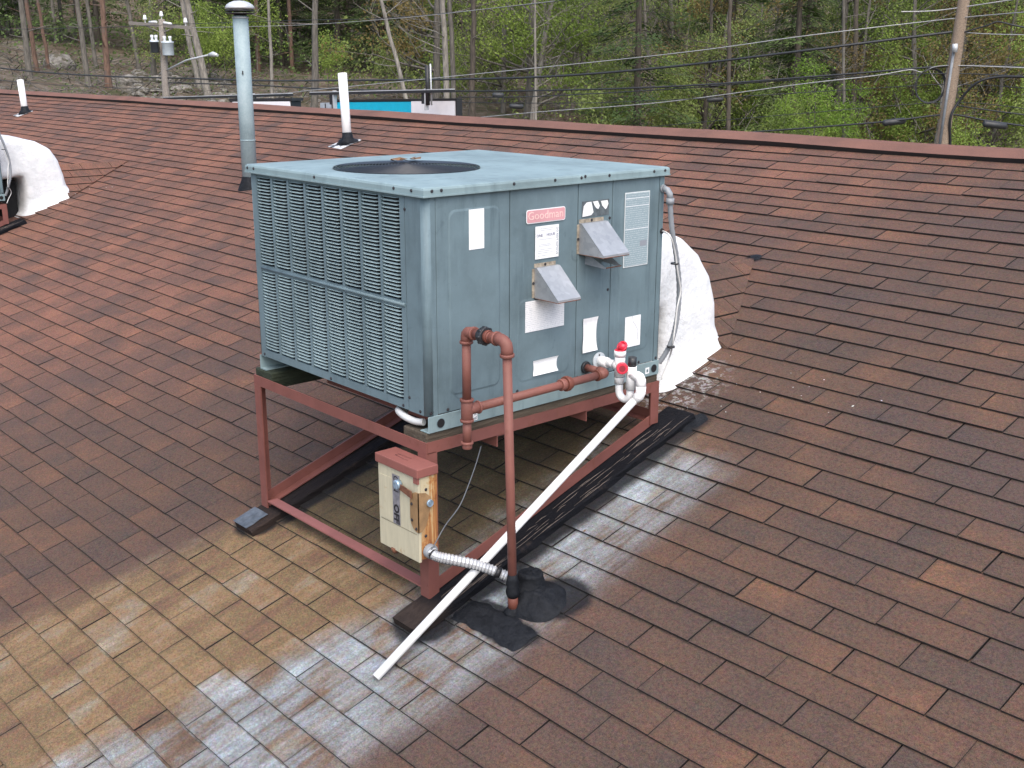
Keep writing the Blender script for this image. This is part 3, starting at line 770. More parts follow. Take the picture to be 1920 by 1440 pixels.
# exhaust hoods
def hood(y0, y1, zb, zt, dep, small=False):
    h = MB(); x = FX; t = .0015; fl = .012
    # side cheeks (triangles with a little thickness)
    for y in (y0, y1-t):
        h.prism([(x, zb), (x+dep, zb), (x+.012, zt)], 'y', y, y+t) if False else None
        h.add([(x,y,zb),(x+dep,y,zb),(x+dep,y,zb+.008),(x+.012,y,zt),(x,y,zt),(x,y+t,zb),(x+dep,y+t,zb),(x+dep,y+t,zb+.008),(x+.012,y+t,zt),(x,y+t,zt)],
              [(0,1,2,3,4),(9,8,7,6,5),(0,5,6,1),(1,6,7,2),(2,7,8,3),(3,8,9,4)])
    # sloping front
    ys = (y0-.0005, y1+.0005)
    for a, c in (((x+.013, zt+.0004), (x+dep+.001, zb+.0085)), ((x+dep+.001, zb+.008), (x+dep+.001, zb-.001))):
        h.add([(a[0],ys[0],a[1]),(a[0],ys[1],a[1]),(c[0],ys[1],c[1]),(c[0],ys[0],c[1]),(a[0]+.001,ys[0],a[1]+.001),(a[0]+.001,ys[1],a[1]+.001),(c[0]+.001,ys[1],c[1]+.0005),(c[0]+.001,ys[0],c[1]+.0005)],
              [(0,1,2,3),(4,5,6,7),(0,1,5,4),(2,3,7,6),(1,2,6,5),(3,0,4,7)])
    h.box(x+.0005, x+.013, y0, y1, zt, zt+.0015)
    o = h.build('exhaust_hood', M['hood'], unit)
    g = MB(); g.box(x+.0002, x+.0018, y0-.002, y1-.01, zt+.002, zt+.016); g.box(x+.0002, x+.0018, y0-fl, y0-.0005, zb+.002, zt-.002); g.box(x+.0002, x+.0018, y1+.0005, y1+fl*.6, zb+.002, zt-.002)
    g.build('hood_flange', plain('rust spotted flange', (.42, .36, .28), .5, .3, var=.3, scale=50), o)
    e = MB(); e.tube([(x+dep+.002, y0, zb), (x+dep+.002, y1, zb-.0005)], .0018, 5); e.tube([(x+.002, y0-.001, zb), (x+dep, y0-.001, zb)], .0014, 5); e.build('rusty_edge', M['rust'], o)
    for P in ((x+.001, (y0+y1)/2-.005, zt+.009), (x+.001, y0-.006, (zt+zb)/2)): screw(P, 'x', o)
    return o
h1 = hood(.512, .628, .358, .470, .125)
h2 = hood(.740, .880, .497, .612, .128)
g = MB(); x = FX
g.add([(x,.775,.50),(x+.10,.788,.452),(x+.10,.870,.452),(x,.872,.50),(x,.775,.455),(x+.09,.788,.447),(x+.09,.870,.447),(x,.872,.455)], [(0,1,5,4),(1,2,6,5),(2,3,7,6)])
g.build('inner_deflector', M['hood'], h2)
b = MB(); b.tube([(x+.10,.788,.4515),(x+.10,.870,.4515)], .0022, 5); b.build('rusty_edge', M['rust'], h2)
b = MB(); b.tube([(x+.002, .57, .353), (x+.012, .57, .350)], .006, 6); b.build('drain_bit', M['blackplastic'], h1)
# side conduit and cable
cd = MB(); x = FX
cd.tube([(x, 1.207, .712), (x+.008, 1.207, .712)], .016, 12); el = [(x+.006,1.207,.712),(x+.024,1.209,.708),(x+.036,1.211,.692),(x+.039,1.212,.672)]
cd.tube(el, .0125, 12); cd.tube([(x+.039,1.212,.676),(x+.039,1.212,.652)], .0165, 10)
hose = cd.build('conduit_elbow', M['greyplastic'], unit)
pp = [(1253,392),(1260,430),(1268,480),(1273,530),(1272,575),(1267,610),(1259,640),(1247,664),(1236,680)]
path = []
P3 = [atx(px, py, 1.213-(.02 if i > 6 else 0)-(.02 if i > 7 else 0)) for i, (px, py) in enumerate(pp)]; P3[0] = Vector((x+.039, 1.212, .655))
def spline(P, k=6):
    out = []
    for i in range(len(P)-1):
        p0, p1, p2, p3 = P[max(i-1,0)], P[i], P[i+1], P[min(i+2, len(P)-1)]
        for j in range(k):
            t = j/k; out.append(.5*((2*p1)+(p2-p0)*t+(2*p0-5*p1+4*p2-p3)*t*t+(3*p1-p0-3*p2+p3)*t**3))
    out.append(P[-1]); return out
b = MB(); S = spline(P3, 8); b.tube(S, [.0105+.0007*((i % 2)*2-1) for i in range(len(S))], 10); b.build('power_conduit', M['greyplastic'], unit)
pp = [(1243,436),(1256,442),(1265,470),(1271,512),(1276,545),(1270,575),(1266,610),(1262,640),(1257,665),(1248,690),(1240,712)]
P3 = [atx(px, py, 1.232 if 0 < i < 8 else 1.19) for i, (px, py) in enumerate(pp)]
P3[0] = Vector((FX, 1.216, .541))
b = MB(); b.tube(spline(P3, 5), .0038, 6); b.build('control_cable', M['whitewire'], unit)
b = MB(); b.tube([(FX-.001, 1.212, .541), (FX+.0035, 1.212, .541)], .011, 12); b.build('grommet', M['blackplastic'], unit)
for px, py in ((1265, 494), (1258, 650)):
    b = MB(); c0 = atx(px, py, 1.22); b.tube([c0+Vector((0,0,.003)), c0-Vector((0,0,.003))], .017, 10); b.build('cable_tie', M['blackplastic'], unit)
# short pale conduit at the near corner
b = MB(); P3 = [Vector(p) for p in ((1.125, .030, -.032), (1.09, .022, -.036), (1.05, .018, -.034), (1.01, .020, -.029), (.975, .030, -.025), (.955, .05, -.028), (.95, .08, -.045))]
S = spline(P3, 10); b.tube(S, [.0125+.0012*(i % 2) for i in range(len(S))], 10); b.build('corner_conduit', plain('pale ribbed conduit', (.55, .56, .55), .5), unit)

# second unit: a copy two bays to the left
u2 = copy_tree(unit, None, skip=('louver', 'louvers', 'embossed_field'))
u2.location = unit.location+Vector((-8.02, 0, 0))
tag(u2, 'blue grey rooftop air conditioner cut off by the left edge of the picture', 'air conditioner')
g2 = [c for c in kids(u2) if c.name.startswith('coil_guard')][0]
o = allsl.build('louvers', M['louver'], None, loc=(0, 0, 0)); o.parent = g2; o.location = (0, 0, 0); tag(o, kind='stuff')

# ------------------------------------------------------------------ steel stand
def angle(mb, p, q, a, b_, t=.005, w1=.043, w2=.043):
    """angle iron from p to q: flange 1 along unit dir a (width w1), flange 2 along b_ (width w2); the corner is p"""
    p, q, a, b_ = Vector(p), Vector(q), Vector(a), Vector(b_)
    mb.hexa([p, q, q+a*w1, p+a*w1, p+b_*t, q+b_*t, q+a*w1+b_*t, p+a*w1+b_*t])
    mb.hexa([p+b_*(t+.0001), q+b_*(t+.0001), q+b_*w2, p+b_*w2, p+a*t+b_*(t+.0001), q+a*t+b_*(t+.0001), q+a*t+b_*w2, p+a*t+b_*w2])
fx0, fx1, fy0, fy1, fz = -.031, 1.178, -.002, 1.232, -.0917
stand = thing('steel_stand', (fx0, fy0, -.7), 'red painted angle iron stand carrying the middle air conditioner', 'stand', 'steel stands')
X_, Y_, Z_ = Vector((1,0,0)), Vector((0,1,0)), Vector((0,0,1))
zb_ = fz-.043
def bar(name, *a, **k):
    m_ = MB(); angle(m_, *a, **k); o = m_.build(name, M['steel'], stand); return o
bar('top_rail', (fx0, fy0, zb_), (fx1, fy0, zb_), Y_, Z_)
bar('top_rail', (fx0+.0005, fy1, zb_), (fx1-.0005, fy1, zb_), -Y_, Z_)
bar('top_rail', (fx1, fy0+.006, zb_+.0002), (fx1, fy1-.006, zb_+.0002), -X_, Z_)
bar('top_rail', (fx0, fy0+.006, zb_+.0002), (fx0, fy1-.006, zb_+.0002), X_, Z_)
SHB = .042
def legz(y): return Z0+y*TT+SHB/CT
LW = .050
for x, sx in ((fx0, 1), (fx1, -1)):
    for y, sy in ((fy0, 1), (fy1, -1)):
        m_ = MB(); zt_ = zb_-.0005; z_b = legz(y)+.001
        p0 = Vector((x, y, z_b)); p1 = Vector((x, y, zt_))
        angle(m_, p0, p1, X_*sx, Y_*sy, .006, LW if (sy > 0) else LW, .048)
        m_.build('leg', M['steel'], stand)
sl_ = Vector((0, CT, ST))
for x, sx in ((fx0, 1), (fx1, -1)):
    ya, yb = fy0+.012, fy1-.012
    p0 = Vector((x+sx*.0065, ya, legz(ya)+.006)); p1 = Vector((x+sx*.0065, yb, legz(yb)+.006))
    m_ = MB(); angle(m_, p0, p1, X_*sx, NR, .005, .045, .045); m_.build('bottom_rail', M['steel'], stand)
m_ = MB(); z_ = legz(0)+.030; m_.hexa([(fx0+.052,fy0+.001,z_),(fx1-.052,fy0+.001,z_),(fx1-.052,fy0+.049,z_),(fx0+.052,fy0+.049,z_),(fx0+.052,fy0+.001,z_+.006),(fx1-.052,fy0+.001,z_+.006),(fx1-.052,fy0+.049,z_+.006),(fx0+.052,fy0+.049,z_+.006)])
m_.build('bottom_rail', redsteel('pinkish red steel', (.27, .105, .092), .2), stand)
bar('bottom_rail', (fx0+.05, fy1, legz(fy1)+.008), (fx1-.05, fy1, legz(fy1)+.008), -Y_, Z_)
for yy in (.33, .80):
    m_ = MB(); angle(m_, (fx0+.05, yy, zb_-.001), (fx1-.005, yy, zb_-.001), Y_, -Z_, .005, .04, .045); m_.build('cross_member', M['steel'], stand)
# planks between stand and unit
for x0, x1, lab_ in ((1.035, 1.1715, 'weathered brown plank under the label side of the middle unit'), (-.024, .112, 'mossy dark plank under the far left edge of the middle unit')):
    b = MB(); b.box(x0, x1, .004, 1.226, zb_+.0056, -.0602)
    o = b.build('wooden_plank', M['plank'] if x0 > .5 else M['planktop'], None, loc=(x0, .004, zb_+.006)); bevel(o, .004, 1); tag(o, lab_, 'plank')
# timbers on the roof
def sleeper(x0, x1, s0, s1, mat, label, rough=.003):
    b = MB(); n = 40; prof = [(x0, .006), (x0, .036), (x0+.006, .0415), (x0+(x1-x0)*.33, .0418), (x0+(x1-x0)*.66, .0412), (x1-.006, .0405), (x1, .034), (x1, .006)]
    k = len(prof); vs = []
    for i in range(n+1):
        s = s0+(s1-s0)*i/n
        for j, (x, h) in enumerate(prof):
            jx = noise.noise(Vector((x*30, s*9, h*90)))*rough*(1.6 if j in (6, 7) else 1); jh = -abs(noise.noise(Vector((x*50, s*14, 5))))*rough
            vs.append(RF(x+jx, s, h+(jh if j not in (0, 7) else 0)))
    b.add(vs, [(i*k+j, (i+1)*k+j, (i+1)*k+(j+1) % k, i*k+(j+1) % k) for i in range(n) for j in range(k)])
    b.f.append(tuple(range(k))); b.m.append(0); b.sm.append(False); b.f.append(tuple(n*k+j for j in reversed(range(k)))); b.m.append(0); b.sm.append(False)
    o = b.build('timber_sleeper', mat, None, loc=RF(x0, s0)); tag(o, label, 'timber'); return o
sR = sleeper(1.125, 1.275, -.125, 1.44, M['tarwood'], 'split black tarred timber under the right legs of the stand', .006)
sL = sleeper(-.045, .10, -.125, 1.50, M['wetwood'], 'dark wet timber with grey flashing on its end under the left legs')
b = MB(); vs = []
for i in range(5):
    for j in range(4):
        x = -.05+.115*i/4; s = -.128+.115*j/3; vs.append(RF(x, s, .0455+.004*noise.noise(Vector((x*40, s*40, 2)))))
b.add(vs, [(i*4+j, (i+1)*4+j, (i+1)*4+j+1, i*4+j+1) for i in range(4) for j in range(3)])
b.add([v-NR*.002 for v in vs], [(i*4+j, i*4+j+1, (i+1)*4+j+1, (i+1)*4+j) for i in range(4) for j in range(3)])
b.build('flashing_scrap', plain('grey lead flashing', (.13, .145, .16), .4, .3, var=.3, scale=30), sL)
b = MB()   # splinters and tar ridges on the right timber
rr = random.Random(4)
for i in range(46):
    x = rr.uniform(1.19, 1.272); s = rr.uniform(-.1, 1.3); L = rr.uniform(.06, .25); h = .040
    b.tube([RF(x, s, h), RF(x+rr.uniform(-.004, .004), s+L*.5, h+rr.uniform(.0, .003)), RF(x+rr.uniform(-.006, .006), s+L, h-.001)], [.0006, .0016, .0005], 4)
b.build('splinters', plain('bare split wood', (.15, .12, .10), .8, var=.4, scale=50), sR)
# second stand (copy)
st2 = copy_tree(stand); st2.location = stand.location+Vector((-8.02, 0, 0)); tag(st2, 'red stand leg and rails cut off by the left edge of the picture', 'stand')
for s_, lb in ((sR, 'tarred timber under the stand at the left edge of the picture'), (sL, 'hidden far timber of the stand at the left edge')):
    c = copy_tree(s_); c.location = s_.location+Vector((-8.02, 0, 0)); tag(c, lb, 'timber')

# ------------------------------------------------------------------ coated ducts
def duct(dx, label, seed):
    R = [((1.226, .10), (1.226, .50), 0), ((1.36, .105), (1.38, .497), 0), ((1.44, .118), (1.50, .482), 0), ((1.475, .11), (1.63, .445), 0), ((1.487, .07), (1.745, .365), 0),
         ((1.487, .01), (1.825, .255), 0), ((1.483, -.06), (1.868, .13), 0), ((1.478, -.12), (1.886, .02), 0), ((1.472, -.165), (1.895, -.035), .008), ((1.46, -.205), (1.915, -.072), .03), ((1.43, -.245), (1.945, -.085), .062), ((1.40, -.27), (1.965, -.092), .085), ((1.40, -.32), (1.965, -.14), .085)]
    # densify
    D = []
    for i in range(len(R)-1):
        for j in range(4):
            t = j/4; a, c = R[i], R[i+1]
            D.append((tuple(a[0][k]+(c[0][k]-a[0][k])*t for k in (0, 1)), tuple(a[1][k]+(c[1][k]-a[1][k])*t for k in (0, 1)), a[2]+(c[2]-a[2])*t))
    D.append(R[-1])
    R = [(a, (c[0]+.030*min(1, i/4), c[1]+(.006 if i < 6 else 0)), f) for i, (a, c, f) in enumerate(R)]
    R = [(a, ((c[0]+.035 if i > 9 else c[0]+.015 if i > 7 else c[0]), c[1]), f) for i, (a, c, f) in enumerate(R)]
    D = []
    for i in range(len(R)-1):
        for j in range(4):
            t = j/4; a, c = R[i], R[i+1]
            D.append((tuple(a[0][k]+(c[0][k]-a[0][k])*t for k in (0, 1)), tuple(a[1][k]+(c[1][k]-a[1][k])*t for k in (0, 1)), a[2]+(c[2]-a[2])*t))
    D.append(R[-1])
    b = MB(); x0, x1 = .15, .965; n = 72; vs = []
    for (iy, iz), (oy, oz), flare in D:
        # superellipse ring: parameter a
        for j in range(n):
            a = 2*PI*j/n; e = .13
            cx = math.copysign(abs(math.cos(a))**(2*e), math.cos(a)); cs_ = math.copysign(abs(math.sin(a))**(2*e), math.sin(a))
            x = (x0+x1)/2+dx+cx*((x1-x0)/2+flare)
            f = .5+.5*cs_
            y = iy+(oy-iy)*f; z = iz+(oz-iz)*f
            p = Vector((x, y, z)); q = p*3.2+Vector((seed, 0, 0)); nn = noise.noise(q); n2 = noise.noise(p*11+Vector((seed, 3, 0)))
            dirv = Vector((cx, (oy-iy)*cs_*2, (oz-iz)*cs_*2)); dirv.normalize()
            vs.append(p+dirv*(nn*.016+n2*.003))
    m = len(D)
    b.add(vs, [(i*n+j, i*n+(j+1) % n, (i+1)*n+(j+1) % n, (i+1)*n+j) for i in range(m-1) for j in range(n)], 0, True)
    o = b.build('coated_duct', M['duct'], None, loc=RF(.55+dx, 1.8)); b2 = MB(); b2.box(.18+dx, .80+dx, 1.30, 1.455, -.30, .085); b2.build('dark_gap_block', M['dark'], o); tag(o, label, 'duct', 'white coated ducts'); return o  # black box added inside to darken the gap under the duct
duct(0, 'lumpy white coated duct elbow behind the middle air conditioner', 0)
duct(-8.02, 'lumpy white coated duct with a dark arched gap at the left edge', 5)

# ------------------------------------------------------------------ gas pipe
gas = thing('gas_pipe', RF(1.47, .155), 'red painted gas pipe with a black union at its top beside the unit', 'pipe')
gx, gz, gy = 1.284, .037, .097; pr = .0158
def pipe(P, r=pr, mat=None, name='pipe_run', n=14): b = MB(); b.tube(P, r, n); return b.build(name, mat or M['gas'], gas)
def collar(P, Q, r, mat=None, name='pipe_fitting'): b = MB(); b.tube([P, Q], r, 16); o = b.build(name, mat or M['gas'], gas); bevel(o, .0015, 1, 50); return o
V = Vector
pipe([V((FX, .787, .046)), V((gx-.03, .787, .046))], .0145)
collar(V((FX, .787, .046)), V((FX+.012, .787, .046)), .024, M['blackplastic'], 'grommet')
pipe([V((gx-.035,.787,.045)), V((gx-.012,.787,.045)), V((gx-.002,.782,.044)), V((gx,.772,.044)), V((gx,.75,.043))], .0195, None, 'elbow')
collar(V((gx,.748,.043)), V((gx,.737,.043)), .0225, M['gasdark'])
pipe([V((gx,.76,.043)), V((gx,.13,.037))])
collar(V((gx,.60,.041)), V((gx,.587,.041)), .0235, M['gasdark'], 'union_nut'); collar(V((gx,.587,.041)), V((gx,.57,.041)), .029, M['gasdark'], 'union_nut'); collar(V((gx,.57,.041)), V((gx,.545,.041)), .0225, M['gas'], 'union_nut')
# tee
collar(V((gx,.145,.037)), V((gx,gy,.037)), .020); collar(V((gx,.151,.037)), V((gx,.143,.037)), .0235)
collar(V((gx,gy,.073)), V((gx,gy,0)), .021, name='tee'); collar(V((gx,gy,.078)), V((gx,gy,.068)), .0245); collar(V((gx,gy,.004)), V((gx,gy,-.006)), .0245)
pipe([V((gx,gy,0)), V((gx,gy,-.085))]); collar(V((gx,gy,-.078)), V((gx,gy,-.088)), .0225, name='end_cap'); collar(V((gx,gy,-.088)), V((gx,gy,-.104)), .018, name='end_cap')
pipe([V((gx,gy,.07)), V((gx,gy,.285))])
T1 = V((gx,gy,.315)); vt = V((1.494,.095,.322)); vb = RF(1.47, .158)
hx = (vt-T1).normalized()
collar(V((gx,gy,.274)), V((gx,gy,.284)), .0235)
dn = V((0,0,-1))
pipe([T1+dn*.036, T1+dn*.018, T1+dn*.008+hx*.003, T1+hx*.010+dn*.001, T1+hx*.022, T1+hx*.040], .020, None, 'elbow')
collar(T1+hx*.036, T1+hx*.046, .0235)
pipe([T1+hx*.04, vt-hx*.04], .0165)
mid = T1.lerp(vt, .47)
collar(mid-hx*.028, mid-hx*.012, .021, M['blackplastic'], 'union'); 
o = collar(mid-hx*.012, mid+hx*.010, .030, M['blackplastic'], 'union_ring')
for k in range(8):
    a = 2*PI*k/8; w_ = hx.cross(Z_).normalized(); b = MB(); c0 = mid+(w_*math.cos(a)+Z_*math.sin(a))*.027
    b.tube([c0-hx*.010, c0+hx*.008], .006, 6); b.build('union_lug', M['blackplastic'], o)
collar(mid+hx*.010, mid+hx*.024, .022, M['gasdark'], 'union'); collar(mid+hx*.034, mid+hx*.052, .020, M['gasdark'], 'union')
dv = (vb-vt).normalized()
pipe([vt-hx*.05, vt-hx*.03, vt-hx*.014+dv*.004, vt-hx*.003+dv*.014, vt+dv*.03, vt+dv*.05], .021, None, 'elbow')
collar(vt-hx*.056, vt-hx*.046, .0245); collar(vt+dv*.044, vt+dv*.055, .0245)
pipe([vt+dv*.045, vb+dv*.02], .0158)
b = MB(); k1 = vt.lerp(vb, .865); b.tube([vt.lerp(vb, f) for f in (.845, .862, .88, .895, .91, .922, .934)], [.0165, .020, .024, .021, .026, .024, .019], 12); b.build('cement_wrap', M['tar'], gas)
b = MB(); k1 = vt.lerp(vb, .925); b.tube([k1, vt.lerp(vb, .99)], .0185, 12); b.build('pipe_stub', M['gasdark'], gas)
b = MB(); k1 = vt.lerp(vb, .975); b.tube([k1, vt.lerp(vb, .985), vt.lerp(vb, 1.0)], [.019, .028, .040], 14); b.build('cement_ring', M['tar'], gas)

# ------------------------------------------------------------------ condensate drain
dr = thing('drain_pipe', RF(1.3075, -.3475), 'white plastic condensate trap with red plugs and a long sloping pipe', 'drain pipe')
Yd = .864
def wp(P, r=.0165, mat=None, name='pipe_run', n=16): b = MB(); b.tube(P, r, n); return b.build(name, mat or M['pvc'], dr)
b = MB(); b.tube([V((FX, Yd-.002, .060)), V((FX+.007, Yd-.002, .060))], .034, 24); fo = b.build('wall_flange', plain('pale plastic flange', (.50,.55,.58), .4), dr); screw((FX+.005, Yd-.004, .084), 'x', fo)
wp([V((FX, Yd, .060)), V((FX+.05, Yd, .0605))], .0205, name='socket'); wp([V((FX+.04, Yd, .0605)), V((1.285, Yd, .061))], .0165)
wp([V((1.288, Yd, .115)), V((1.288, Yd, .020))], .0205, name='tee'); wp([V((1.288, Yd, .122)), V((1.288, Yd, .100))], .0235, name='collar')
wp([V((1.262, Yd, .061)), V((1.29, Yd, .061))], .0205, name='tee')
wp([V((1.288, Yd, .114)), V((1.288, Yd, .126))], .0215, M['redplug'], 'plug')
wp([V((1.292, Yd+.004, .126)), V((1.296, Yd+.010, .150))], .017, M['redplug'], 'plug')
for z_ in (.0998, .019): wp([V((1.288, Yd, z_)), V((1.288, Yd, z_-.0016))], .0208, M['wire'], 'joint_line')
wp([V((1.3485, Yd, -.0195)), V((1.3485, Yd, -.0212))], .0198, M['wire'], 'joint_line'); wp([V((1.288, Yd, -.0078)), V((1.288, Yd, -.0094))], .0198, M['wire'], 'joint_line')
b = MB(); b.tube([V((1.292+.0205*math.cos(a)-.001, Yd+.006+.0205*math.sin(a)*.5, .138+.016*math.sin(a))) for a in [2*PI*i/20 for i in range(21)]], .0042, 8); b.build('plug_ring', M['redplug'], dr)
hd = V((.72, -.66, .12)).normalized(); c0 = V((1.300, Yd-.006, .062))
wp([c0, c0+hd*.045], .015, M['redplug'], 'spigot'); b = MB()
b.tube([c0+hd*.038, c0+hd*.064], .0228, 16); kn = b.build('spigot_knob', M['redplug'], dr); bevel(kn, .003, 2, 50)
b = MB(); b.tube([c0+hd*.0641, c0+hd*.0650], .0125, 12); b.build('knob_hollow', plain('deep red', (.25, .01, .02), .5), kn)
wp([V((1.288, Yd, .03)), V((1.288, Yd, -.008))], .0195, name='socket')
ub = [V((1.288, Yd, -.005)), V((1.288, Yd, -.035))]+[V((1.3175-.0295*math.cos(a), Yd, -.038-.0295*math.sin(a))) for a in [PI*i/12 for i in range(13)]]+[V((1.347, Yd, -.01))]
wp(ub, .0150, name='trap_bend')
wp([V((1.348, Yd, -.020)), V((1.351, Yd, .072))], .0195, name='tee')
wp([V((1.351, Yd, .068)), V((1.3535, Yd, .108))], .0165, M['blackplastic'], 'black_cap')
wp([V((1.352, Yd, .037)), V((1.382, Yd, .039)), V((1.394, Yd, .036)), V((1.400, Yd, .026)), V((1.401, Yd, -.004))], .0195, name='elbow')
e0 = V((1.386, Yd-.012, -.050)); pend = RF(1.3075, -.345, .022); pd = (pend-e0).normalized()
wp([V((1.401, Yd, .002)), V((1.401, Yd, -.024)), V((1.397, Yd-.003, -.036)), e0], .0198, name='elbow')
b = MB(); b.tube([e0-pd*.005, pend], .0152, 18, cap=True); b.build('long_pipe', M['pvc'], dr)
b = MB(); b.tube([pend-pd*.001, pend+pd*.0006], .0118, 16); b.build('pipe_mouth', plain('pipe inside', (.35, .33, .30), .7), dr)

# ------------------------------------------------------------------ disconnect switch
bx = thing('disconnect_box', (1.12, -.05, -.50), 'cream rust stained disconnect switch box with a red hood on the near leg', 'switch box')
bx0, bx1, by0, by1, bz0, bz1 = 1.002, 1.240, -.088, -.003, -.505, -.175
b = MB(); b.box(bx0+.004, bx1, by0+.012, by1, bz0+.012, bz1); cas = b.build('casing', M['cream'], bx); bevel(cas, .002, 1)
b = MB(); b.box(bx0, bx1+.001, by0+.0005, by0+.0115, bz0+.004, bz1-.003); dd = b.build('front_cover', M['creamfront'], bx); bevel(dd, .003, 2)
b = MB(); b.box(bx0+.012, bx0+.100, by0-.0015, by0+.0002, bz0+.115, bz1-.05); b.build('cover_panel', M['creamfront'], dd)
b = MB(); b.box(bx0+.012, bx1-.012, by0-.0004, by0+.0003, bz0+.108, bz0+.1105); b.build('cover_crease', plain('dark crease line', (.25, .22, .15), .8), dd)  # darker strip drawn along the crease
b = MB(); b.box(bx0-.006, bx1+.007, by0-.008, by1, bz1-.008, bz1+.026); hd_ = b.build('rain_hood', M['boxlid'], bx); bevel(hd_, .003, 2)
b = MB(); b.box(bx1-.022, bx1+.003, by0-.004, by0+.004, bz1-.030, bz1-.009); b.build('hasp_tab', M['boxlid'], hd_)
b = MB()
b.tube([V((1.07,-.045,bz1+.027)), V((1.14,-.040,bz1+.028))], .0012, 4); b.tube([V((1.07,-.058,bz1+.027)), V((1.07,-.045,bz1+.027))], .0012, 4); b.tube([V((1.15,-.062,bz1+.027)), V((1.07,-.058,bz1+.027))], .0012, 4)
b.build('stamped_mark', M['steel'], hd_)
b = MB(); b.box(1.092, 1.133, by0-.0022, by0-.0003, -.392, -.205); gs = b.build('switch_label', M['greystrip'], dd)
text_mesh('switch_lettering', 'ON', .040, (1.1125, by0-.0028, -.238), (0,0,-1), (1,0,0), M['inkblack'], gs, .0003)
text_mesh('switch_lettering', 'OFF', .042, (1.1125, by0-.0028, -.352), (0,0,-1), (1,0,0), M['inkblack'], gs, .0003, 1.0, .0016)
b = MB(); b.tube([V((1.135, by0-.001, -.232)), V((1.135, by0-.020, -.232))], .017, 16); kb = b.build('switch_knob', M['plateplast'], bx); bevel(kb, .002, 1, 50)
b = MB(); b.hexa([(1.140,by0-.012,-.246),(1.215,by0-.012,-.262),(1.215,by0-.008,-.262),(1.140,by0-.008,-.246),(1.140,by0-.012,-.226),(1.215,by0-.012,-.236),(1.215,by0-.008,-.236),(1.140,by0-.008,-.226)]); b.build('switch_lever', M['rust'], bx)
# plate round the corner
b = MB()
pl_ = [(1.196,-.272),(1.200,-.258),(1.210,-.245),(1.226,-.237),(1.2445,-.236),(1.2445,-.385),(1.228,-.384),(1.212,-.375),(1.201,-.360),(1.196,-.34)]
b.prism(pl_, 'y', by0-.0035, by0-.0008)
pr_ = [(by0-.0035,-.236),(by0+.030,-.243),(by0+.052,-.262),(by0+.054,-.290),(by0+.040,-.335),(by0+.030,-.365),(by0+.012,-.383),(by0-.0035,-.385)]
b.prism([(p[0], p[1]) for p in pr_], 'x', bx1+.0015, bx1+.0045)
cp = b.build('corner_plate', M['beigeplate'], bx)
for P in ((1.207,by0-.004,-.285), (1.207,by0-.004,-.345), (1.232,by0-.004,-.372)): screw(P, 'y', cp)
b = MB(); b.tube([V((bx1+.002, by0+.045, -.283)), V((bx1+.012, by0+.045, -.283))], .013, 12); b.build('side_bolt', M['plateplast'], bx)
for y, z in ((by0+.034,-.232),(by0+.030,-.405)): screw((bx1, y, z), 'x', cas)
b = MB(); b.tube([V((1.085, by0+.003, bz0+.012)), V((1.085, by0+.010, bz0-.006))], .012, 10); b.build('knockout', M['rust'], bx)
# grey conduit loop at its left
b = MB(); b.tube(spline([V((bx0+.01,-.02,-.22)), V((bx0-.012,-.02,-.30)), V((bx0-.030,-.02,-.36)), V((bx0-.032,-.022,-.392)), V((bx0-.012,-.025,-.408)), V((bx0+.01,-.03,-.408))], 6), .010, 10); b.build('side_conduit', M['greyplastic'], bx)
# flexible conduit
fcx = thing('flexible_conduit', (bx1, -.05, -.46), 'ribbed silver flexible conduit with black tape from the switch box', 'conduit')
q0 = V((bx1+.002, -.048, -.462)); q3 = atd(972, 1088, 3.55)
q3 = RF(1.445, .215, .105)
q1 = q0+V((.05,.004,-.008)); q2 = q0.lerp(q3, .6)+V((0,0,.008))
b = MB(); b.tube([q0-V((.002,0,0)), q0+V((.022,.001,-.001))], .026, 14); o = b.build('connector', M['greyplastic'], fcx); bevel(o, .003, 2, 50)
S = spline([q0+V((.02,0,0)), q1, q2, q3], 1); P = spline([q0+V((.02,0,0)), q1, q2, q3], 24)
b = MB(); P = P[::1]; b.tube(P, [.0152+.0040*(i % 2) for i in range(len(P))], 12, smooth=False); b.build('conduit_tube', M['conduit'], fcx)
b = MB(); b.tube([p-V((0,0,.0175)) for p in P[6:-10:4]], .005, 6); b.build('tied_cable', M['wire'], fcx)
for f in (.20, .80):
    i = int(f*len(P)); b = MB(); b.tube([P[i], P[i+3]], .0202, 12); b.build('tape_band', M['tape'], fcx)
# loose wire
wr = MB(); e1_ = atx(902, 836, 1.16)
ww = [q0+V((.03,-.012,.016)), q0+V((.032,.0,.03)), atx(835, 985, 1.25), atx(862, 948, 1.22), atx(880, 905, 1.20), atx(893, 868, 1.18), e1_]
wr.tube([q0+V((.045,-.02,-.012)), q0+V((.03,-.026,.0))]+spline(ww, 6), .0024, 5)
o = wr.build('loose_wire', M['wire'], None, loc=q0); tag(o, 'thin grey wire hanging from the stand down to the flexible conduit', 'wire')

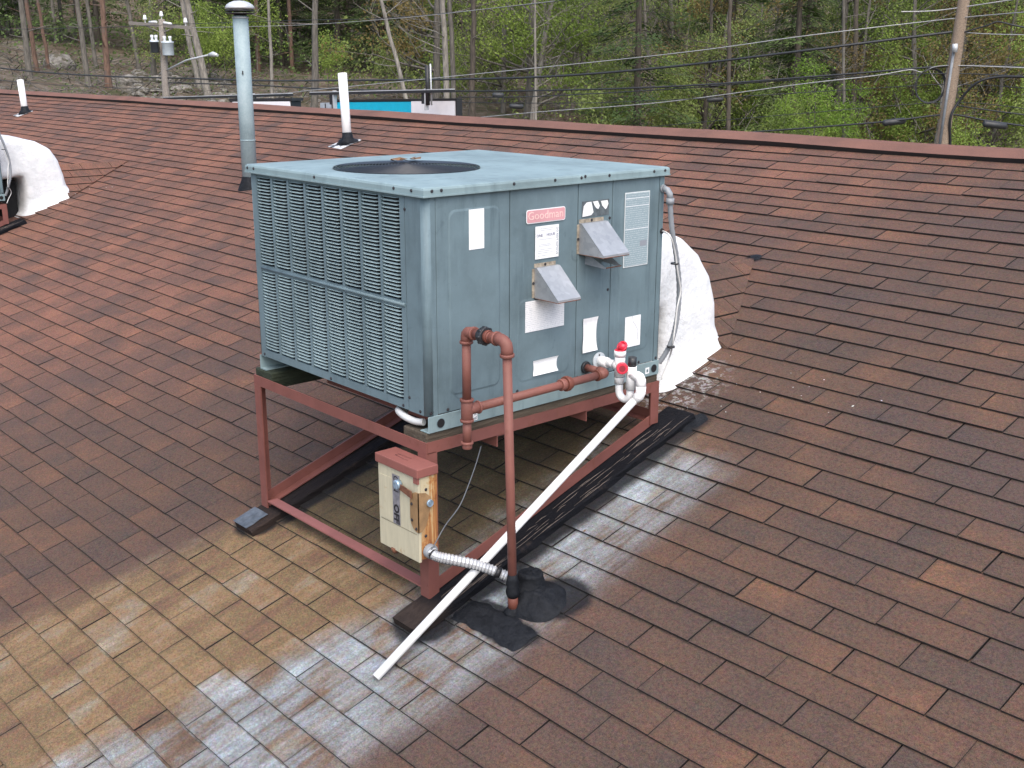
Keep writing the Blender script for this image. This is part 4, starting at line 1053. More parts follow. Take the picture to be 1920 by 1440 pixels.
# ------------------------------------------------------------------ roofing cement
def lump(name, cx, cs, rx, rs, h, label, seed=0, n=30, mat=None, top=None):
    b = MB(); vs = []; m = 12
    for i in range(m+1):
        rho = i/m
        for j in range(n):
            a = 2*PI*j/n; k = 1+.20*noise.noise(Vector((math.cos(a)*1.6+seed, math.sin(a)*1.6, 1)))
            x = cx+math.cos(a)*rx*rho*k; s = cs+math.sin(a)*rs*rho*k
            hh = h*(1-rho**1.6)+(.016*noise.noise(Vector((x*24, s*24, seed)))+.007*noise.noise(Vector((x*70, s*70, seed))))*(1-rho**3)*min(1, h/.03)+.0105
            if i == m: hh = .004
            vs.append(RF(x, s, hh))
    b.add(vs, [(i*n+j, i*n+(j+1) % n, (i+1)*n+(j+1) % n, (i+1)*n+j) for i in range(m) for j in range(n)], 0, True)
    o = b.build(name, mat or M['tar'], None, loc=RF(cx, cs)); tag(o, label, 'roofing cement'); return o
lump('cement_mound', 1.505, .245, .120, .10, .042, 'lumpy black cement mound round the foot of the gas pipe', 3)
b = MB(); pc = V((1.478, .262)); zc = RF(1.452, .262, .0)
ring = []; n = 26; hs = [(0, .078), (.03, .060), (.055, .050), (.072, .045), (.080, .048), (.087, .045), (.091, .036), (.088, .022), (.093, .012), (.092, .0)]
vs = []
for h, r in hs:
    for j in range(n):
        a = 2*PI*j/n; k = 1+.16*noise.noise(Vector((math.cos(a)*2.4, math.sin(a)*2.4, h*40)))
        vs.append(zc+V((math.cos(a)*r*k, math.sin(a)*r*k, h+.006*noise.noise(Vector((a*3, h*90, 2))))))
b.add(vs, [(i*n+j, i*n+(j+1) % n, (i+1)*n+(j+1) % n, (i+1)*n+j) for i in range(len(hs)-1) for j in range(n)], 0, True)
o = b.build('pitch_pocket', M['tar'], None, loc=zc); tag(o, 'round black pitch pot sealing the conduit into the roof', 'pitch pocket')
# flat cement patch, one tab wide
b = MB(); nx, ns_ = 26, 10; vs = []
for i in range(nx+1):
    for j in range(ns_+1):
        fx_, fs_ = i/nx, j/ns_
        x = 1.285+.345*fx_; s = .005+.125*fs_+.012*math.sin(fx_*3)
        cxr = abs(fx_-.5)*2; cyr = abs(fs_-.5)*2
        x += .010*noise.noise(Vector((fs_*5, 1, fx_*3)))*cxr; s += .014*noise.noise(Vector((fx_*7, 2, 0)))*cyr
        edge_ = (1-cxr**8)*(1-cyr**6)
        vs.append(RF(x, s, .006+.010*edge_+.0015*noise.noise(Vector((x*40, s*40, 0)))*edge_))
b.add(vs, [(i*(ns_+1)+j, (i+1)*(ns_+1)+j, (i+1)*(ns_+1)+j+1, i*(ns_+1)+j+1) for i in range(nx) for j in range(ns_)], 0, True)
o = b.build('cement_patch', M['tar'], None, loc=RF(1.45, .07)); tag(o, 'flat dark cement patch smeared over one shingle below the pipe foot', 'roofing cement')
lump('cement_smear', 1.285, 1.42, .045, .08, .006, 'black cement smear at the upper end of the tarred timber', 9)
lump('cement_smear', .55, 2.87, .035, .035, .004, 'small black cement dab at the point of the shingled saddle', 12)

# ------------------------------------------------------------------ vents
def frustum(mb, c, prof, n=24, mi=0, axis=Z_): 
    vs = []
    for h, r in prof:
        for j in range(n): a = 2*PI*j/n; vs.append(c+V((math.cos(a)*r, math.sin(a)*r, h)))
    mb.add(vs, [(i*n+j, i*n+(j+1) % n, (i+1)*n+(j+1) % n, (i+1)*n+j) for i in range(len(prof)-1) for j in range(n)], mi, True)
bv = V((-4.70, 2.596, .139)); fl_ = thing('flue_pipe', bv, 'tall grey metal flue pipe with a domed white cap behind the unit', 'flue pipe')
b = MB(); b.tube([bv-V((0,0,.1)), bv+V((0,0,1.42))], .064, 24); b.tube([bv+V((0,0,.40)), bv+V((0,0,.412))], .0655, 24); b.build('pipe_body', M['flue'], fl_)
b = MB(); b.tube([bv+V((0,0,1.40)), bv+V((0,0,1.412))], .067, 24); b.build('pipe_seam', M['cap'], fl_)
b = MB(); bv_ = bv; bv = bv-V((0,0,.042)); frustum(b, bv, [(1.46, .05), (1.475, .055), (1.478, .116), (1.486, .118), (1.488, .06)]); frustum(b, bv, [(1.496, .06), (1.499, .118), (1.508, .118), (1.510, .06)]); b.build('cap_skirt', M['blackplastic'], fl_)
b = MB(); frustum(b, bv, [(1.515, .06), (1.517, .118), (1.530, .121), (1.550, .108), (1.568, .080), (1.580, .045), (1.584, .0)]); b.build('cap_dome', M['cap'], fl_); bv = bv_
b = MB(); frustum(b, bv-V((0,0,.10)), [(0, .13), (.08, .11), (.16, .078), (.20, .066)]); b.build('flashing_boot', M['tar'], fl_)
b = MB(); b.tube([bv+V((.052,-.036,.98)), bv+V((.057,-.040,.95))], .006, 5); b.build('paint_chip', M['blackplastic'], fl_)
def plasticvent(base, top, r, label):
    t_ = thing('plastic_vent', base, label, 'vent pipe', 'white plastic vent pipes')
    b = MB(); b.tube([base-V((0,0,.05)), top], r, 20); b.build('pipe_body', M['pvc'], t_)
    b = MB(); b.tube([top, top+V((0,0,.001))], r*.85, 16); b.build('pipe_mouth', M['dark'], t_)
    b = MB(); s_ = base.y/CT; x_ = base.x
    ax = (top-base).normalized()
    b.tube([base-ax*.02, base+ax*.03, base+ax*.055, base+ax*.10], [r*2.2, r*1.8, r*1.25, r*1.08], 18); b.build('rubber_boot', M['tar'], t_)
    b = MB(); b.hexa([RF(x_-.15, s_-.13, .012), RF(x_+.10, s_-.15, .012), RF(x_+.12, s_+.08, .012), RF(x_-.10, s_+.10, .012), RF(x_-.15, s_-.13, .016), RF(x_+.10, s_-.15, .016), RF(x_+.12, s_+.08, .016), RF(x_-.10, s_+.10, .016)])
    b.build('flashing_plate', plain('chipped white flashing', (.7, .71, .71), .5, var=.1, dirt=((.02, .02, .022), .44, 9)), t_)
    b = MB(); vs = []
    n = 14
    for i in range(n):
        a = 2*PI*i/n; vs.append(RF(x_-.02+math.cos(a)*.13*(1+.35*math.sin(a*3)), s_+math.sin(a)*.085, .020))
    b.add(vs+[RF(x_-.02, s_, .065)], [(i, (i+1) % n, n) for i in range(n)], 0, True); b.build('cement_collar', M['tar'], t_)
vb1 = V((-4.66, 3.59, .474)); plasticvent(vb1, V((-4.73, 3.603, 1.096)), .041, 'white plastic vent pipe directly behind the unit, in front of the sign')
vb2 = V((-12.88, 3.559, .463)); plasticvent(vb2, V((-12.95, 3.559, .93)), .045, 'leaning white plastic vent pipe at the far left of the roof')
# small debris on the roof
rr = random.Random(9)
for i in range(26):
    x = rr.uniform(-1.5, 2.6); s = rr.uniform(-1.0, 2.6)
    if -.1 < x < 1.3 and 0 < s < 1.5: continue
    b = MB(); L = rr.uniform(.003, .011); a = rr.uniform(0, 6); dx, ds = math.cos(a)*L, math.sin(a)*L
    b.add([RF(x-dx, s-ds, .013), RF(x-ds*.3, s+dx*.3, .015), RF(x+dx, s+ds, .016), RF(x+ds*.3, s-dx*.3, .012)], [(0,1,2,3)])
    o = b.build('roof_litter', M['leafdead'] if rr.random() < .5 else M['label'], None, loc=RF(x, s)); tag(o, 'tiny scrap of leaf or twig lying on the shingles', 'litter', 'litter scattered on the roof')

# ------------------------------------------------------------------ far terrain
def lerp(a, b, t): return a+(b-a)*max(0, min(1, t))
def sst(a, b, x): t = max(0, min(1, (x-a)/(b-a))); return t*t*(3-2*t)
def ground_z(D, R):
    q = R/max(D, 20)
    k = max(0, min(1, (q+.47)/.94))                   # 0 at the left of the view, 1 at the right
    z = -6.0
    foot = lerp(lerp(1.45, -.5, k/.32), -2.4, (k-.35)/.45)   # top of the first rise
    z = z+(foot+6-1.6)*sst(26, 45, D)+1.6*sst(46, 60, D)
    if D > 60: z += (D-60)*(.10+.05*k) + max(0, D-85)*.28
    if D > 40: z += .35*noise.noise(Vector((D*.12, R*.12, 3)))+.12*noise.noise(Vector((D*.5, R*.5, 8)))
    return min(z, 75)
b = MB(); Ds = [-300, -120, -60, -30, -10, 0, 10, 18]+[20+1.5*i for i in range(0, 40)]+[80+5*i for i in range(0, 20)]+[180, 220, 280, 360, 480]
qs = [i/26 for i in range(-44, 45)]
vs = []
for D in Ds:
    wd = max(abs(D), 45)
    for q in qs:
        R_ = q*wd*1.2; vs.append(fr(D, R_, ground_z(D, R_)))
nq = len(qs)
b.add(vs, [(i*nq+j, i*nq+j+1, (i+1)*nq+j+1, (i+1)*nq+j) for i in range(len(Ds)-1) for j in range(nq-1)], 0, True)
def groundm():
    t = NT('leaf littered ground', .95, 0, .2); P = t.pos(); n = t.noise(P, .35, 6, .65); n2 = t.noise(P, 3, 6, .75); n3 = t.noise(P, 1.1, 4, .6)
    c = t.ramp(t.m('ADD', t.m('MULTIPLY', n, .5), t.m('MULTIPLY', n2, .6)), [(.35, (.04, .033, .022)), (.46, (.095, .068, .046)), (.56, (.17, .135, .10)), (.66, (.26, .23, .19))])
    c = t.mix(t.m('MULTIPLY', t.ss(n3, .50, .62), .6), c, (.075, .095, .035))
    t.col(c).bump(n2, 1.0, .3); return t.mat
tag(b.build('ground', groundm(), None), kind='structure')

# ------------------------------------------------------------------ plants
def bark(name, c, c2): return plain(name, c, .9, var=.35, scale=3, stretch=(6, 6, 1), bump=.6, bscale=20, dirt=(c2, .52, 1.2))
BK = {'grey': bark('grey bark', (.13, .118, .10), (.085, .078, .062)), 'orange': bark('orange pine bark', (.145, .088, .062), (.10, .082, .07)),
      'dark': bark('dark bark', (.085, .07, .055), (.05, .045, .035)), 'pale': bark('pale bark', (.235, .215, .185), (.15, .135, .11))}
def leafm(name, a, c, tr=.35):
    t = NT(name, .7, 0, .25); n = t.noise(t.pos(), .6, 4, .6); o_ = t.n('ObjectInfo').outputs['Random']; n2 = t.noise(t.pos(), 9, 2, .6)
    k = t.m('ADD', t.m('MULTIPLY', t.m('ADD', n, n2), .5), t.m('MULTIPLY', t.m('SUBTRACT', o_, .5), .35))
    col = t.ramp(k, [(.3, a), (.7, c)]); t.col(col)
    tl_ = t.n('BsdfTranslucent', {'Color': col}); mx = t.n('MixShader', {0: tr}); t.put(mx.inputs[1], t.b.outputs[0]); t.put(mx.inputs[2], tl_.outputs[0])
    t.put(t.t.nodes['Material Output'].inputs['Surface'], mx.outputs[0]); return t.mat
LF = {'hemlock': leafm('dark needles', (.055, .090, .032), (.13, .19, .058)), 'spring': leafm('spring leaves', (.13, .19, .035), (.28, .37, .08)),
      'olive': leafm('olive leaves', (.125, .17, .048), (.25, .30, .09)), 'bright': leafm('bright young leaves', (.13, .22, .03), (.25, .37, .06)),
      'rusty': leafm('rusty buds', (.13, .095, .04), (.22, .17, .06))}
def branch(mb, p, d, L, r, depth, rnd, tips, up=.15, sides=5, spread=.7, kids_=3):
    n = 4; pts = [p]; rs = [r]; q = p; dd = d.copy()
    for i in range(n):
        dd = (dd+Vector((rnd.uniform(-.18, .18), rnd.uniform(-.18, .18), rnd.uniform(-.1, .1)+up*.2))).normalized()
        q = q+dd*L/n; pts.append(q); rs.append(max(.005, r*(1-.62*(i+1)/n)))
    mb.tube(pts, rs, sides, cap=False)
    if depth == 0: tips.append((pts[2], dd)); tips.append((q, dd)); return
    for k in range(kids_):
        f = rnd.uniform(.3, 1.0); i = min(n-1, int(f*n)); b0 = pts[i].lerp(pts[i+1], f*n-i)
        ax = Vector((rnd.uniform(-1, 1), rnd.uniform(-1, 1), rnd.uniform(-.3, .6))).normalized()
        nd = (dd*(1-spread*.6)+ax*spread).normalized()
        branch(mb, b0, nd, L*rnd.uniform(.45, .7), rs[i]*.55, depth-1, rnd, tips, up, max(3, sides-1), spread, kids_)
    tips.append((q, dd))
def leaf(mb, c, sz, rnd):
    a = Vector((rnd.uniform(-1, 1), rnd.uniform(-1, 1), rnd.uniform(-1, 1))).normalized(); e = a.orthogonal().normalized(); f = a.cross(e)
    s = sz*rnd.uniform(.6, 1.3); mb.add([c-e*s, c+f*s*.6, c+e*s, c-f*s*.6], [(0,1,2,3)])
def make_tree(kind, seed):
    rnd = random.Random(seed); T = MB(); Cn = MB(); tips = []
    if kind in ('hemlock', 'pine'):
        h = rnd.uniform(13, 17); lx, ly = rnd.uniform(-.5, .5), rnd.uniform(-.5, .5)
        pts = [Vector((lx*(i/8)**1.5, ly*(i/8)**1.5, h*i/8)) for i in range(9)]; r0_ = rnd.uniform(.12, .19)
        T.tube([pts[0]-Z_*.6]+pts, [r0_*1.3, r0_]+[r0_*(1-.1*i) for i in range(1, 9)], 8, cap=False)
        lo = 1.2 if kind == 'hemlock' else 6.5
        z = lo
        while z < h:
            f = (z-lo)/(h-lo); reach = (2.6*(1-f)**.8+.3)*rnd.uniform(.7, 1.15)
            for k in range(rnd.randint(2, 4)):
                a = rnd.uniform(0, 2*PI); t = z/h; c = Vector((lx*t**1.5, ly*t**1.5, z)); d = Vector((math.cos(a), math.sin(a), -.12 if kind == 'hemlock' else .15)).normalized()
                T.tube([c, c+d*reach*.5-Z_*.02, c+d*reach-Z_*.15*reach], [.022, .014, .005], 3, cap=False)
                nleaf = int(26*reach)
                for i in range(nleaf):
                    u_ = rnd.uniform(.12, 1)**.7; w_ = (1-u_*.55)*.42*reach
                    p = c+d*reach*u_-Z_*.12*reach*u_*u_+Vector((-d.y, d.x, 0))*rnd.uniform(-w_, w_)+Z_*rnd.uniform(-.12, .06)
                    e = (d+Vector((-d.y, d.x, 0))*rnd.uniform(-.8, .8)-Z_*.2).normalized(); g_ = e.cross(Z_).normalized(); s = rnd.uniform(.08, .17)
                    Cn.add([p-e*s, p+g_*s*.38-Z_*.02, p+e*s, p-g_*s*.38-Z_*.02], [(0,1,2,3)])
            z += rnd.uniform(.22, .42)
        if kind == 'pine':
            for i in range(14):
                a = rnd.uniform(0, 2*PI); z = rnd.uniform(1, 6.5); t = z/h; c = Vector((lx*t**1.5, ly*t**1.5, z)); L = rnd.uniform(.3, 1.1)
                T.tube([c, c+Vector((math.cos(a)*L, math.sin(a)*L, rnd.uniform(-.2, .3)))], [.02, .006], 3, cap=False)
    else:
        h = rnd.uniform(10, 15) if kind != 'sapling' else rnd.uniform(3, 4.5); r0_ = (.07+.008*h)*rnd.uniform(.6, 1.2) if kind != 'sapling' else .03
        n = 9; pts = []; x = y = 0; vx, vy = rnd.uniform(-.14, .14), rnd.uniform(-.14, .14)
        for i in range(n+1):
            pts.append(Vector((x, y, h*i/n))); x += vx*h/n+rnd.uniform(-.12, .12)*h/12; y += vy*h/n+rnd.uniform(-.12, .12)*h/12
        rs = [max(.012, r0_*(1-.85*i/n)) for i in range(n+1)]
        T.tube([pts[0]-Z_*.6]+pts, [r0_*1.35]+rs, 7, cap=False)
        nb = {'leafy': 15, 'bare': 17, 'sapling': 11}[kind]
        for k in range(nb):
            f = rnd.uniform(.10 if kind != 'sapling' else .08, .95)
            if kind != 'sapling' and rnd.random() < .45: f = rnd.uniform(.08, .5)
            i = min(n-1, int(f*n)); c = pts[i].lerp(pts[i+1], f*n-i); a = rnd.uniform(0, 2*PI)
            d = Vector((math.cos(a), math.sin(a), rnd.uniform(.1, .9))).normalized()
            branch(T, c, d, (1.1 if kind == 'sapling' else rnd.uniform(1.4, 3.2))*(1-f*.4), rs[i]*.42, 2 if kind != 'sapling' else 1, rnd, tips, .3, 4, .75, 3)
        if kind != 'bare':
            per = 22 if kind == 'leafy' else 34
            for p, d in tips:
                if rnd.random() < .12: continue
                for i in range(per): leaf(Cn, p+Vector((rnd.gauss(0, .26), rnd.gauss(0, .26), rnd.gauss(0, .22))), .060 if kind == 'leafy' else .058, rnd)
        else:
            for p, d in tips[::3]:
                for i in range(2): leaf(Cn, p+Vector((rnd.gauss(0, .12), rnd.gauss(0, .12), rnd.gauss(0, .1))), .035, rnd)
    return T, Cn
PROTO = {}
def proto_tree(key, kind, seed):
    T, Cn = make_tree(kind, seed)
    def me(mb, nm):
        m_ = bpy.data.meshes.new(nm); m_.from_pydata(mb.v, [], mb.f); m_.polygons.foreach_set('use_smooth', mb.sm); m_.update(); return m_
    PROTO.setdefault(key, []).append((me(T, 'trunk'), me(Cn, 'crown') if Cn.v else None))
for i in range(4): proto_tree('hemlock', 'hemlock', 100+i)
for i in range(3): proto_tree('pine', 'pine', 200+i)
for i in range(5): proto_tree('leafy', 'leafy', 300+i)
for i in range(4): proto_tree('bare', 'bare', 400+i)
for i in range(3): proto_tree('sapling', 'sapling', 500+i)
def variant(key, i, bk, lf):
    k = (key, i, bk, lf)
    if k not in VAR:
        a, c = PROTO[key][i]; a2 = a.copy(); a2.name = 'trunk'; a2.materials.append(BK[bk]); c2 = None
        if c: c2 = c.copy(); c2.name = 'crown'; c2.materials.append(LF[lf])
        VAR[k] = (a2, c2)
    return VAR[k]
VAR = {}
LBL = {'hemlock': ('hemlock_tree', 'dark green hemlock growing in the wood behind the roof', 'dark evergreens in the wood'),
       'pine': ('pine_tree', 'straight pine trunk with bare lower stubs in the wood', 'pines in the wood'),
       'leafy': ('leafing_tree', 'slender tree with thin spring leaves in the wood behind the wires', 'leafing trees in the wood'),
       'bare': ('bare_tree', 'grey leafless tree among the thin spring growth of the wood', 'bare trees in the wood'),
       'sapling': ('sapling', 'low young tree with fresh green leaves at the edge of the wood', 'saplings at the edge of the wood')}
def plant(key, D, R, bk, lf, rnd, scale=1, lean=None, label=None):
    a, c = variant(key, rnd.randrange(len(PROTO[key])), bk, lf); nm, lb, gp = LBL[key]
    base = fr(D, R, ground_z(D, R)); t_ = bpy.data.objects.new(nm, None); C.objects.link(t_); t_.location = base
    tag(t_, label or lb, 'tree', None if label else gp)
    t_.rotation_euler = lean or (0, 0, rnd.uniform(0, 2*PI)); t_.scale = (scale,)*3
    o = bpy.data.objects.new('trunk', a); C.objects.link(o); o.parent = t_
    if c: o = bpy.data.objects.new('crown', c); C.objects.link(o); o.parent = t_
    return t_
rnd = random.Random(77)
placed = []
def spot(D, q, md=1.6):
    R_ = q*D
    for (d, r) in placed:
        if (d-D)**2+(r-R_)**2 < md*md: return False
    placed.append((D, R_)); return True
QL, QR = -.54, .54
count = {'hemlock': 0, 'pine': 0, 'leafy': 0, 'bare': 0, 'sapling': 0}
for i in range(1500):
    if sum(count.values()) > 285: break
    q = rnd.uniform(QL, QR); D = rnd.uniform(58 if q < -.1 else 52, 104) if rnd.random() < .8 else rnd.uniform(100, 125)
    if q > .1: D = max(46, D-6)
    if not spot(D, q, 1.7): continue
    kpos = (q+.47)/.94; u_ = rnd.random()
    if kpos < .42 and D < 66: continue
    if kpos < .42:
        key = 'hemlock' if u_ < .48 else 'pine' if u_ < .74 else 'bare' if u_ < .88 else 'leafy'
    else:
        key = 'hemlock' if u_ < .20 else 'pine' if u_ < .22 else 'bare' if u_ < .42 else 'leafy'
    if key == 'hemlock' and kpos < .45 and D < 64: D += 8
    bk = {'hemlock': 'dark', 'pine': rnd.choice(['orange', 'grey', 'grey']), 'leafy': rnd.choice(['grey', 'grey', 'dark', 'pale']), 'bare': rnd.choice(['grey', 'pale', 'grey', 'dark'])}[key]
    lf = {'hemlock': 'hemlock', 'pine': 'hemlock', 'leafy': rnd.choice(['spring', 'olive', 'olive', 'spring', 'olive', 'spring', 'olive', 'rusty'] if kpos > .4 else ['spring', 'olive']), 'bare': 'rusty'}[key]
    plant(key, D, q*D, bk, lf, rnd, rnd.uniform(.8, 1.15)); count[key] += 1
for i in range(60):
    q = rnd.uniform(-.02, .54) if i < 46 else rnd.uniform(-.3, 0); D = rnd.uniform(44, 58) if q > .05 else rnd.uniform(58, 66)
    if not spot(D, q, 1.0): continue
    plant('sapling', D, q*D, 'grey', rnd.choice(['olive', 'spring', 'spring']), rnd, rnd.uniform(.6, 1.1))
# trunks that stand out in the photograph
def trunk(px0, py0, px1, py1, D, r, bk, label, nm='tree_trunk', stubs=6, top=3.0, forks=0, seed=0):
    rr = random.Random(seed); r *= .78; p0 = atd(px0, py0, D); p1 = atd(px1, py1, D); d = (p1-p0).normalized(); p2 = p1+d*top
    t_ = thing(nm, p0, label, 'tree'); L = (p2-p0).length; n = 8; pts = []
    for i in range(n+1):
        q = p0+d*L*i/n+RT*rr.uniform(-.03, .03); pts.append(q)
    b = MB(); b.tube([p0-d*.8]+pts, [r*1.3]+[r*(1-.4*i/n) for i in range(n+1)], 10, cap=False); b.build('trunk', BK[bk], t_, fixn=False)
    b = MB(); tips = []
    for k in range(stubs):
        f = rr.uniform(.15, .95); c = p0+d*L*f; a = rr.uniform(0, 2*PI); L2 = rr.uniform(.4, 1.5) if not forks else rr.uniform(1, 3)
        dd = Vector((math.cos(a), math.sin(a), rr.uniform(-.1, .6))).normalized()
        branch(b, c, dd, L2, r*.22, forks, rr, tips, .1, 4)
    tag(b.build('branches', BK[bk], t_, fixn=False), kind='stuff'); return t_
trunk(388, 168, 350, 0, 55, .23, 'pale', 'thick pale leaning trunk right of the left utility pole, thicker of a pair', 'leaning_tree', seed=1)
trunk(372, 160, 340, 0, 57, .17, 'pale', 'thinner pale leaning trunk directly left of the thickest leaning trunk', 'leaning_tree', seed=2)
trunk(202, 136, 191, 0, 54, .19, 'orange', 'reddish brown pine trunk standing on the bank left of the utility pole', 'pine_tree', seed=3)
trunk(163, 134, 145, 0, 54, .17, 'grey', 'straight grey trunk just left of the reddish pine on the bank', 'bare_tree', seed=4)
trunk(178, 112, 162, 0, 62, .14, 'grey', 'slim grey trunk between the straight grey trunk and the reddish pine', 'bare_tree', seed=5)
trunk(53, 126, 40, 0, 54, .19, 'grey', 'thick grey trunk on the bank near the left edge', 'bare_tree', seed=6)
trunk(68, 122, 49, 0, 56, .15, 'orange', 'orange brown trunk crossing close behind the thick grey trunk at the left', 'pine_tree', seed=7)
trunk(90, 118, 71, 0, 58, .12, 'orange', 'slim brown trunk right of the two crossing trunks at the left', 'pine_tree', seed=8)
trunk(258, 112, 238, 0, 62, .14, 'grey', 'grey trunk leaning left just before the utility pole', 'bare_tree', seed=9)
trunk(287, 115, 281, 0, 60, .17, 'grey', 'grey trunk directly behind the utility pole crossarm', 'bare_tree', seed=10)
trunk(511, 185, 503, 0, 46, .09, 'pale', 'thin pale birch like trunk right of the flue pipe', 'bare_tree', seed=11, forks=1)
trunk(590, 190, 592, 0, 50, .20, 'grey', 'wide grey trunk left of the middle white vent pipe', 'bare_tree', seed=12, forks=1)
trunk(838, 185, 830, 0, 48, .17, 'pale', 'grey trunk rising behind the white end of the sign, left of a pair', 'bare_tree', seed=13, forks=2)
trunk(851, 180, 843, 0, 50, .15, 'grey', 'grey trunk rising behind the white end of the sign, right of a pair', 'bare_tree', seed=14, forks=1)
trunk(885, 190, 888, 30, 50, .17, 'dark', 'dark trunk just right of the sign end', 'bare_tree', seed=15, forks=2)
trunk(1005, 225, 1003, 0, 46, .07, 'pale', 'thin pale pole like trunk in the middle of the green wood', 'bare_tree', seed=16, forks=1)
trunk(761, 185, 738, 95, 44, .11, 'pale', 'broken pale dead tree leaning over the sign', 'dead_tree', seed=17, top=4.5, forks=2, stubs=12)
trunk(1583, 255, 1582, 60, 42, .08, 'grey', 'thin grey trunk behind the bright green sapling', 'bare_tree', seed=18, forks=1)
trunk(1365, 238, 1368, 20, 46, .12, 'dark', 'grey trunk in the wood above the middle of the ridge', 'bare_tree', seed=19, forks=2)
trunk(1600, 190, 1606, 0, 50, .16, 'dark', 'dark trunk above the bright green sapling', 'bare_tree', seed=20, forks=2)
for (px, py, D, s_) in ((1530, 245, 40, .72), (1585, 250, 42, .60), (1470, 245, 44, .5)):
    P_ = atd(px, py, D); q = P_-CAM; t_ = plant('sapling', D, q.dot(RT), 'grey', 'bright', rnd, s_, label={1530: 'brightest lime green young tree behind the ridge left of the right pole', 1585: 'lime green young tree directly right of the brightest one', 1470: 'low lime green bush left of the brightest young tree'}[px])
    t_.location.z = P_.z-.8
# undergrowth and the farther wood
b = MB(); rr = random.Random(5)
for i in range(30000):
    q = rr.uniform(-.15, .55)**1; D = rr.uniform(44, 80)
    if q < 0 and D < 58: D += 16
    if noise.noise(Vector((D*.15, q*14, 2))) < -.08: continue
    z = ground_z(D, q*D)+abs(rr.gauss(0, 1.3)); c = fr(D, q*D, z); leaf(b, c, .085, rr)
tag(b.build('undergrowth', LF['olive'], None, fixn=False), kind='stuff')
b = MB()
for i in range(9000):
    q = rr.uniform(-.55, .0); D = rr.uniform(60, 90); z = ground_z(D, q*D)+abs(rr.gauss(0, 1.4)); leaf(b, fr(D, q*D, z), .10, rr)
for i in range(5000):
    q = rr.uniform(-.56, -.08); D = rr.uniform(46, 62); R_ = q*D
    if noise.noise(Vector((D*.35, R_*.35, 9))) < .05: continue
    z = ground_z(D, R_)+abs(rr.gauss(0, .22)); leaf(b, fr(D, R_, z), .06, rr)
tag(b.build('undergrowth', LF['hemlock'], None, fixn=False), kind='stuff')
b = MB()
for i in range(900):
    q = rr.uniform(-.56, -.05); D = rr.uniform(46, 66); R_ = q*D; p = fr(D, R_, ground_z(D, R_)+.05); a = rr.uniform(0, 6.3); L = rr.uniform(.4, 1.6)
    d1 = Vector((math.cos(a), math.sin(a), rr.uniform(0, .6))).normalized()*L; b.tube([p, p+d1*.6+Vector((0, 0, .06)), p+d1], [.03, .018, .006], 3, cap=False)
tag(b.build('fallen_branches', BK['grey'], None, fixn=False), kind='stuff')
b = MB()
for i in range(42000):
    q = rr.uniform(-.62, .62); D = rr.uniform(112, 190); z = ground_z(D, q*D)+rr.uniform(0, 9); leaf(b, fr(D, q*D, z), .34, rr)
for i in range(500):
    q = rr.uniform(-.62, .62); D = rr.uniform(110, 160); z = ground_z(D, q*D); p = fr(D, q*D, z); b.tube([p, p+Vector((rr.uniform(-.8, .8), rr.uniform(-.8, .8), 11))], [.16, .08], 4, 1, False)
tag(b.build('distant_wood', [LF['olive'], BK['grey']], None, fixn=False), kind='stuff')

# twigs of the spring wood: fine grey branch tangle
b = MB()
for i in range(2600):
    q = rr.uniform(-.1, .55); D = rr.uniform(46, 85); z = ground_z(D, q*D)+rr.uniform(0, 5); p = fr(D, q*D, z); a = rr.uniform(0, 6.3); L = rr.uniform(.5, 1.8)
    d1 = Vector((math.cos(a), math.sin(a), rr.uniform(.1, 1.6))).normalized()*L
    b.tube([p, p+d1*.5+Vector((0, 0, .05)), p+d1+Vector((rr.uniform(-.2, .2), 0, .1))], [.018, .012, .005], 3, cap=False)
tag(b.build('brushwood', BK['grey'], None, fixn=False), kind='stuff')

# rocks on the bank
def rockmesh(seed):
    bm = bmesh.new(); bmesh.ops.create_icosphere(bm, subdivisions=2, radius=1)
    for v in bm.verts:
        k = 1+.38*noise.noise(v.co*1.1+Vector((seed*3, 0, 0)))+.12*noise.noise(v.co*3+Vector((seed, 5, 0))); v.co *= k
    me = bpy.data.meshes.new('rock'); bm.to_mesh(me); bm.free(); me.materials.append(ROCK); return me
ROCK = plain('grey boulder', (.21, .195, .17), .9, var=.45, scale=2.5, bump=.9, bscale=8, dirt=((.075, .065, .04), .47, 1.5))
RM = [rockmesh(i) for i in range(5)]
rk = [(112, 112, 60, .75, 'large rounded grey boulder on the bank near the left edge'), (240, 125, 56, .5, 'pale angular rock at the top of the bank left of the utility pole'),
      (262, 132, 54, .35, 'small pale rock beside the hollow left of the utility pole'), (400, 142, 52, .35, 'pinkish rock at the foot of the leaning trunks')]
for px, py, D, r, lb in rk:
    o = bpy.data.objects.new('rock', RM[rnd.randrange(5)]); C.objects.link(o); o.location = atd(px, py, D); q = o.location-CAM
    o.location.z = ground_z(D, q.dot(RT))+r*.3; o.scale = (r*1.2, r, r*.7); o.rotation_euler = (0, 0, rnd.uniform(0, 6)); tag(o, lb, 'rock')
for i in range(150):
    px = rnd.uniform(300, 480) if i < 95 else rnd.uniform(-20, 640); D = rnd.uniform(46, 62); q = (px-960)/FPX*1.0; R_ = q*D/math.cos(PITCH)*1.0
    r = rnd.uniform(.10, .34); o = bpy.data.objects.new('rock', RM[rnd.randrange(5)]); C.objects.link(o)
    P_ = fr(D, R_, ground_z(D, R_)+r*.15); o.location = P_; o.scale = (r*rnd.uniform(1, 1.7), r, r*rnd.uniform(.4, .8)); o.rotation_euler = (rnd.uniform(-.3, .3), 0, rnd.uniform(0, 6)); tag(o, 'grey rock lying among the leaf litter of the bank', 'rock', 'rocks strewn over the bank')

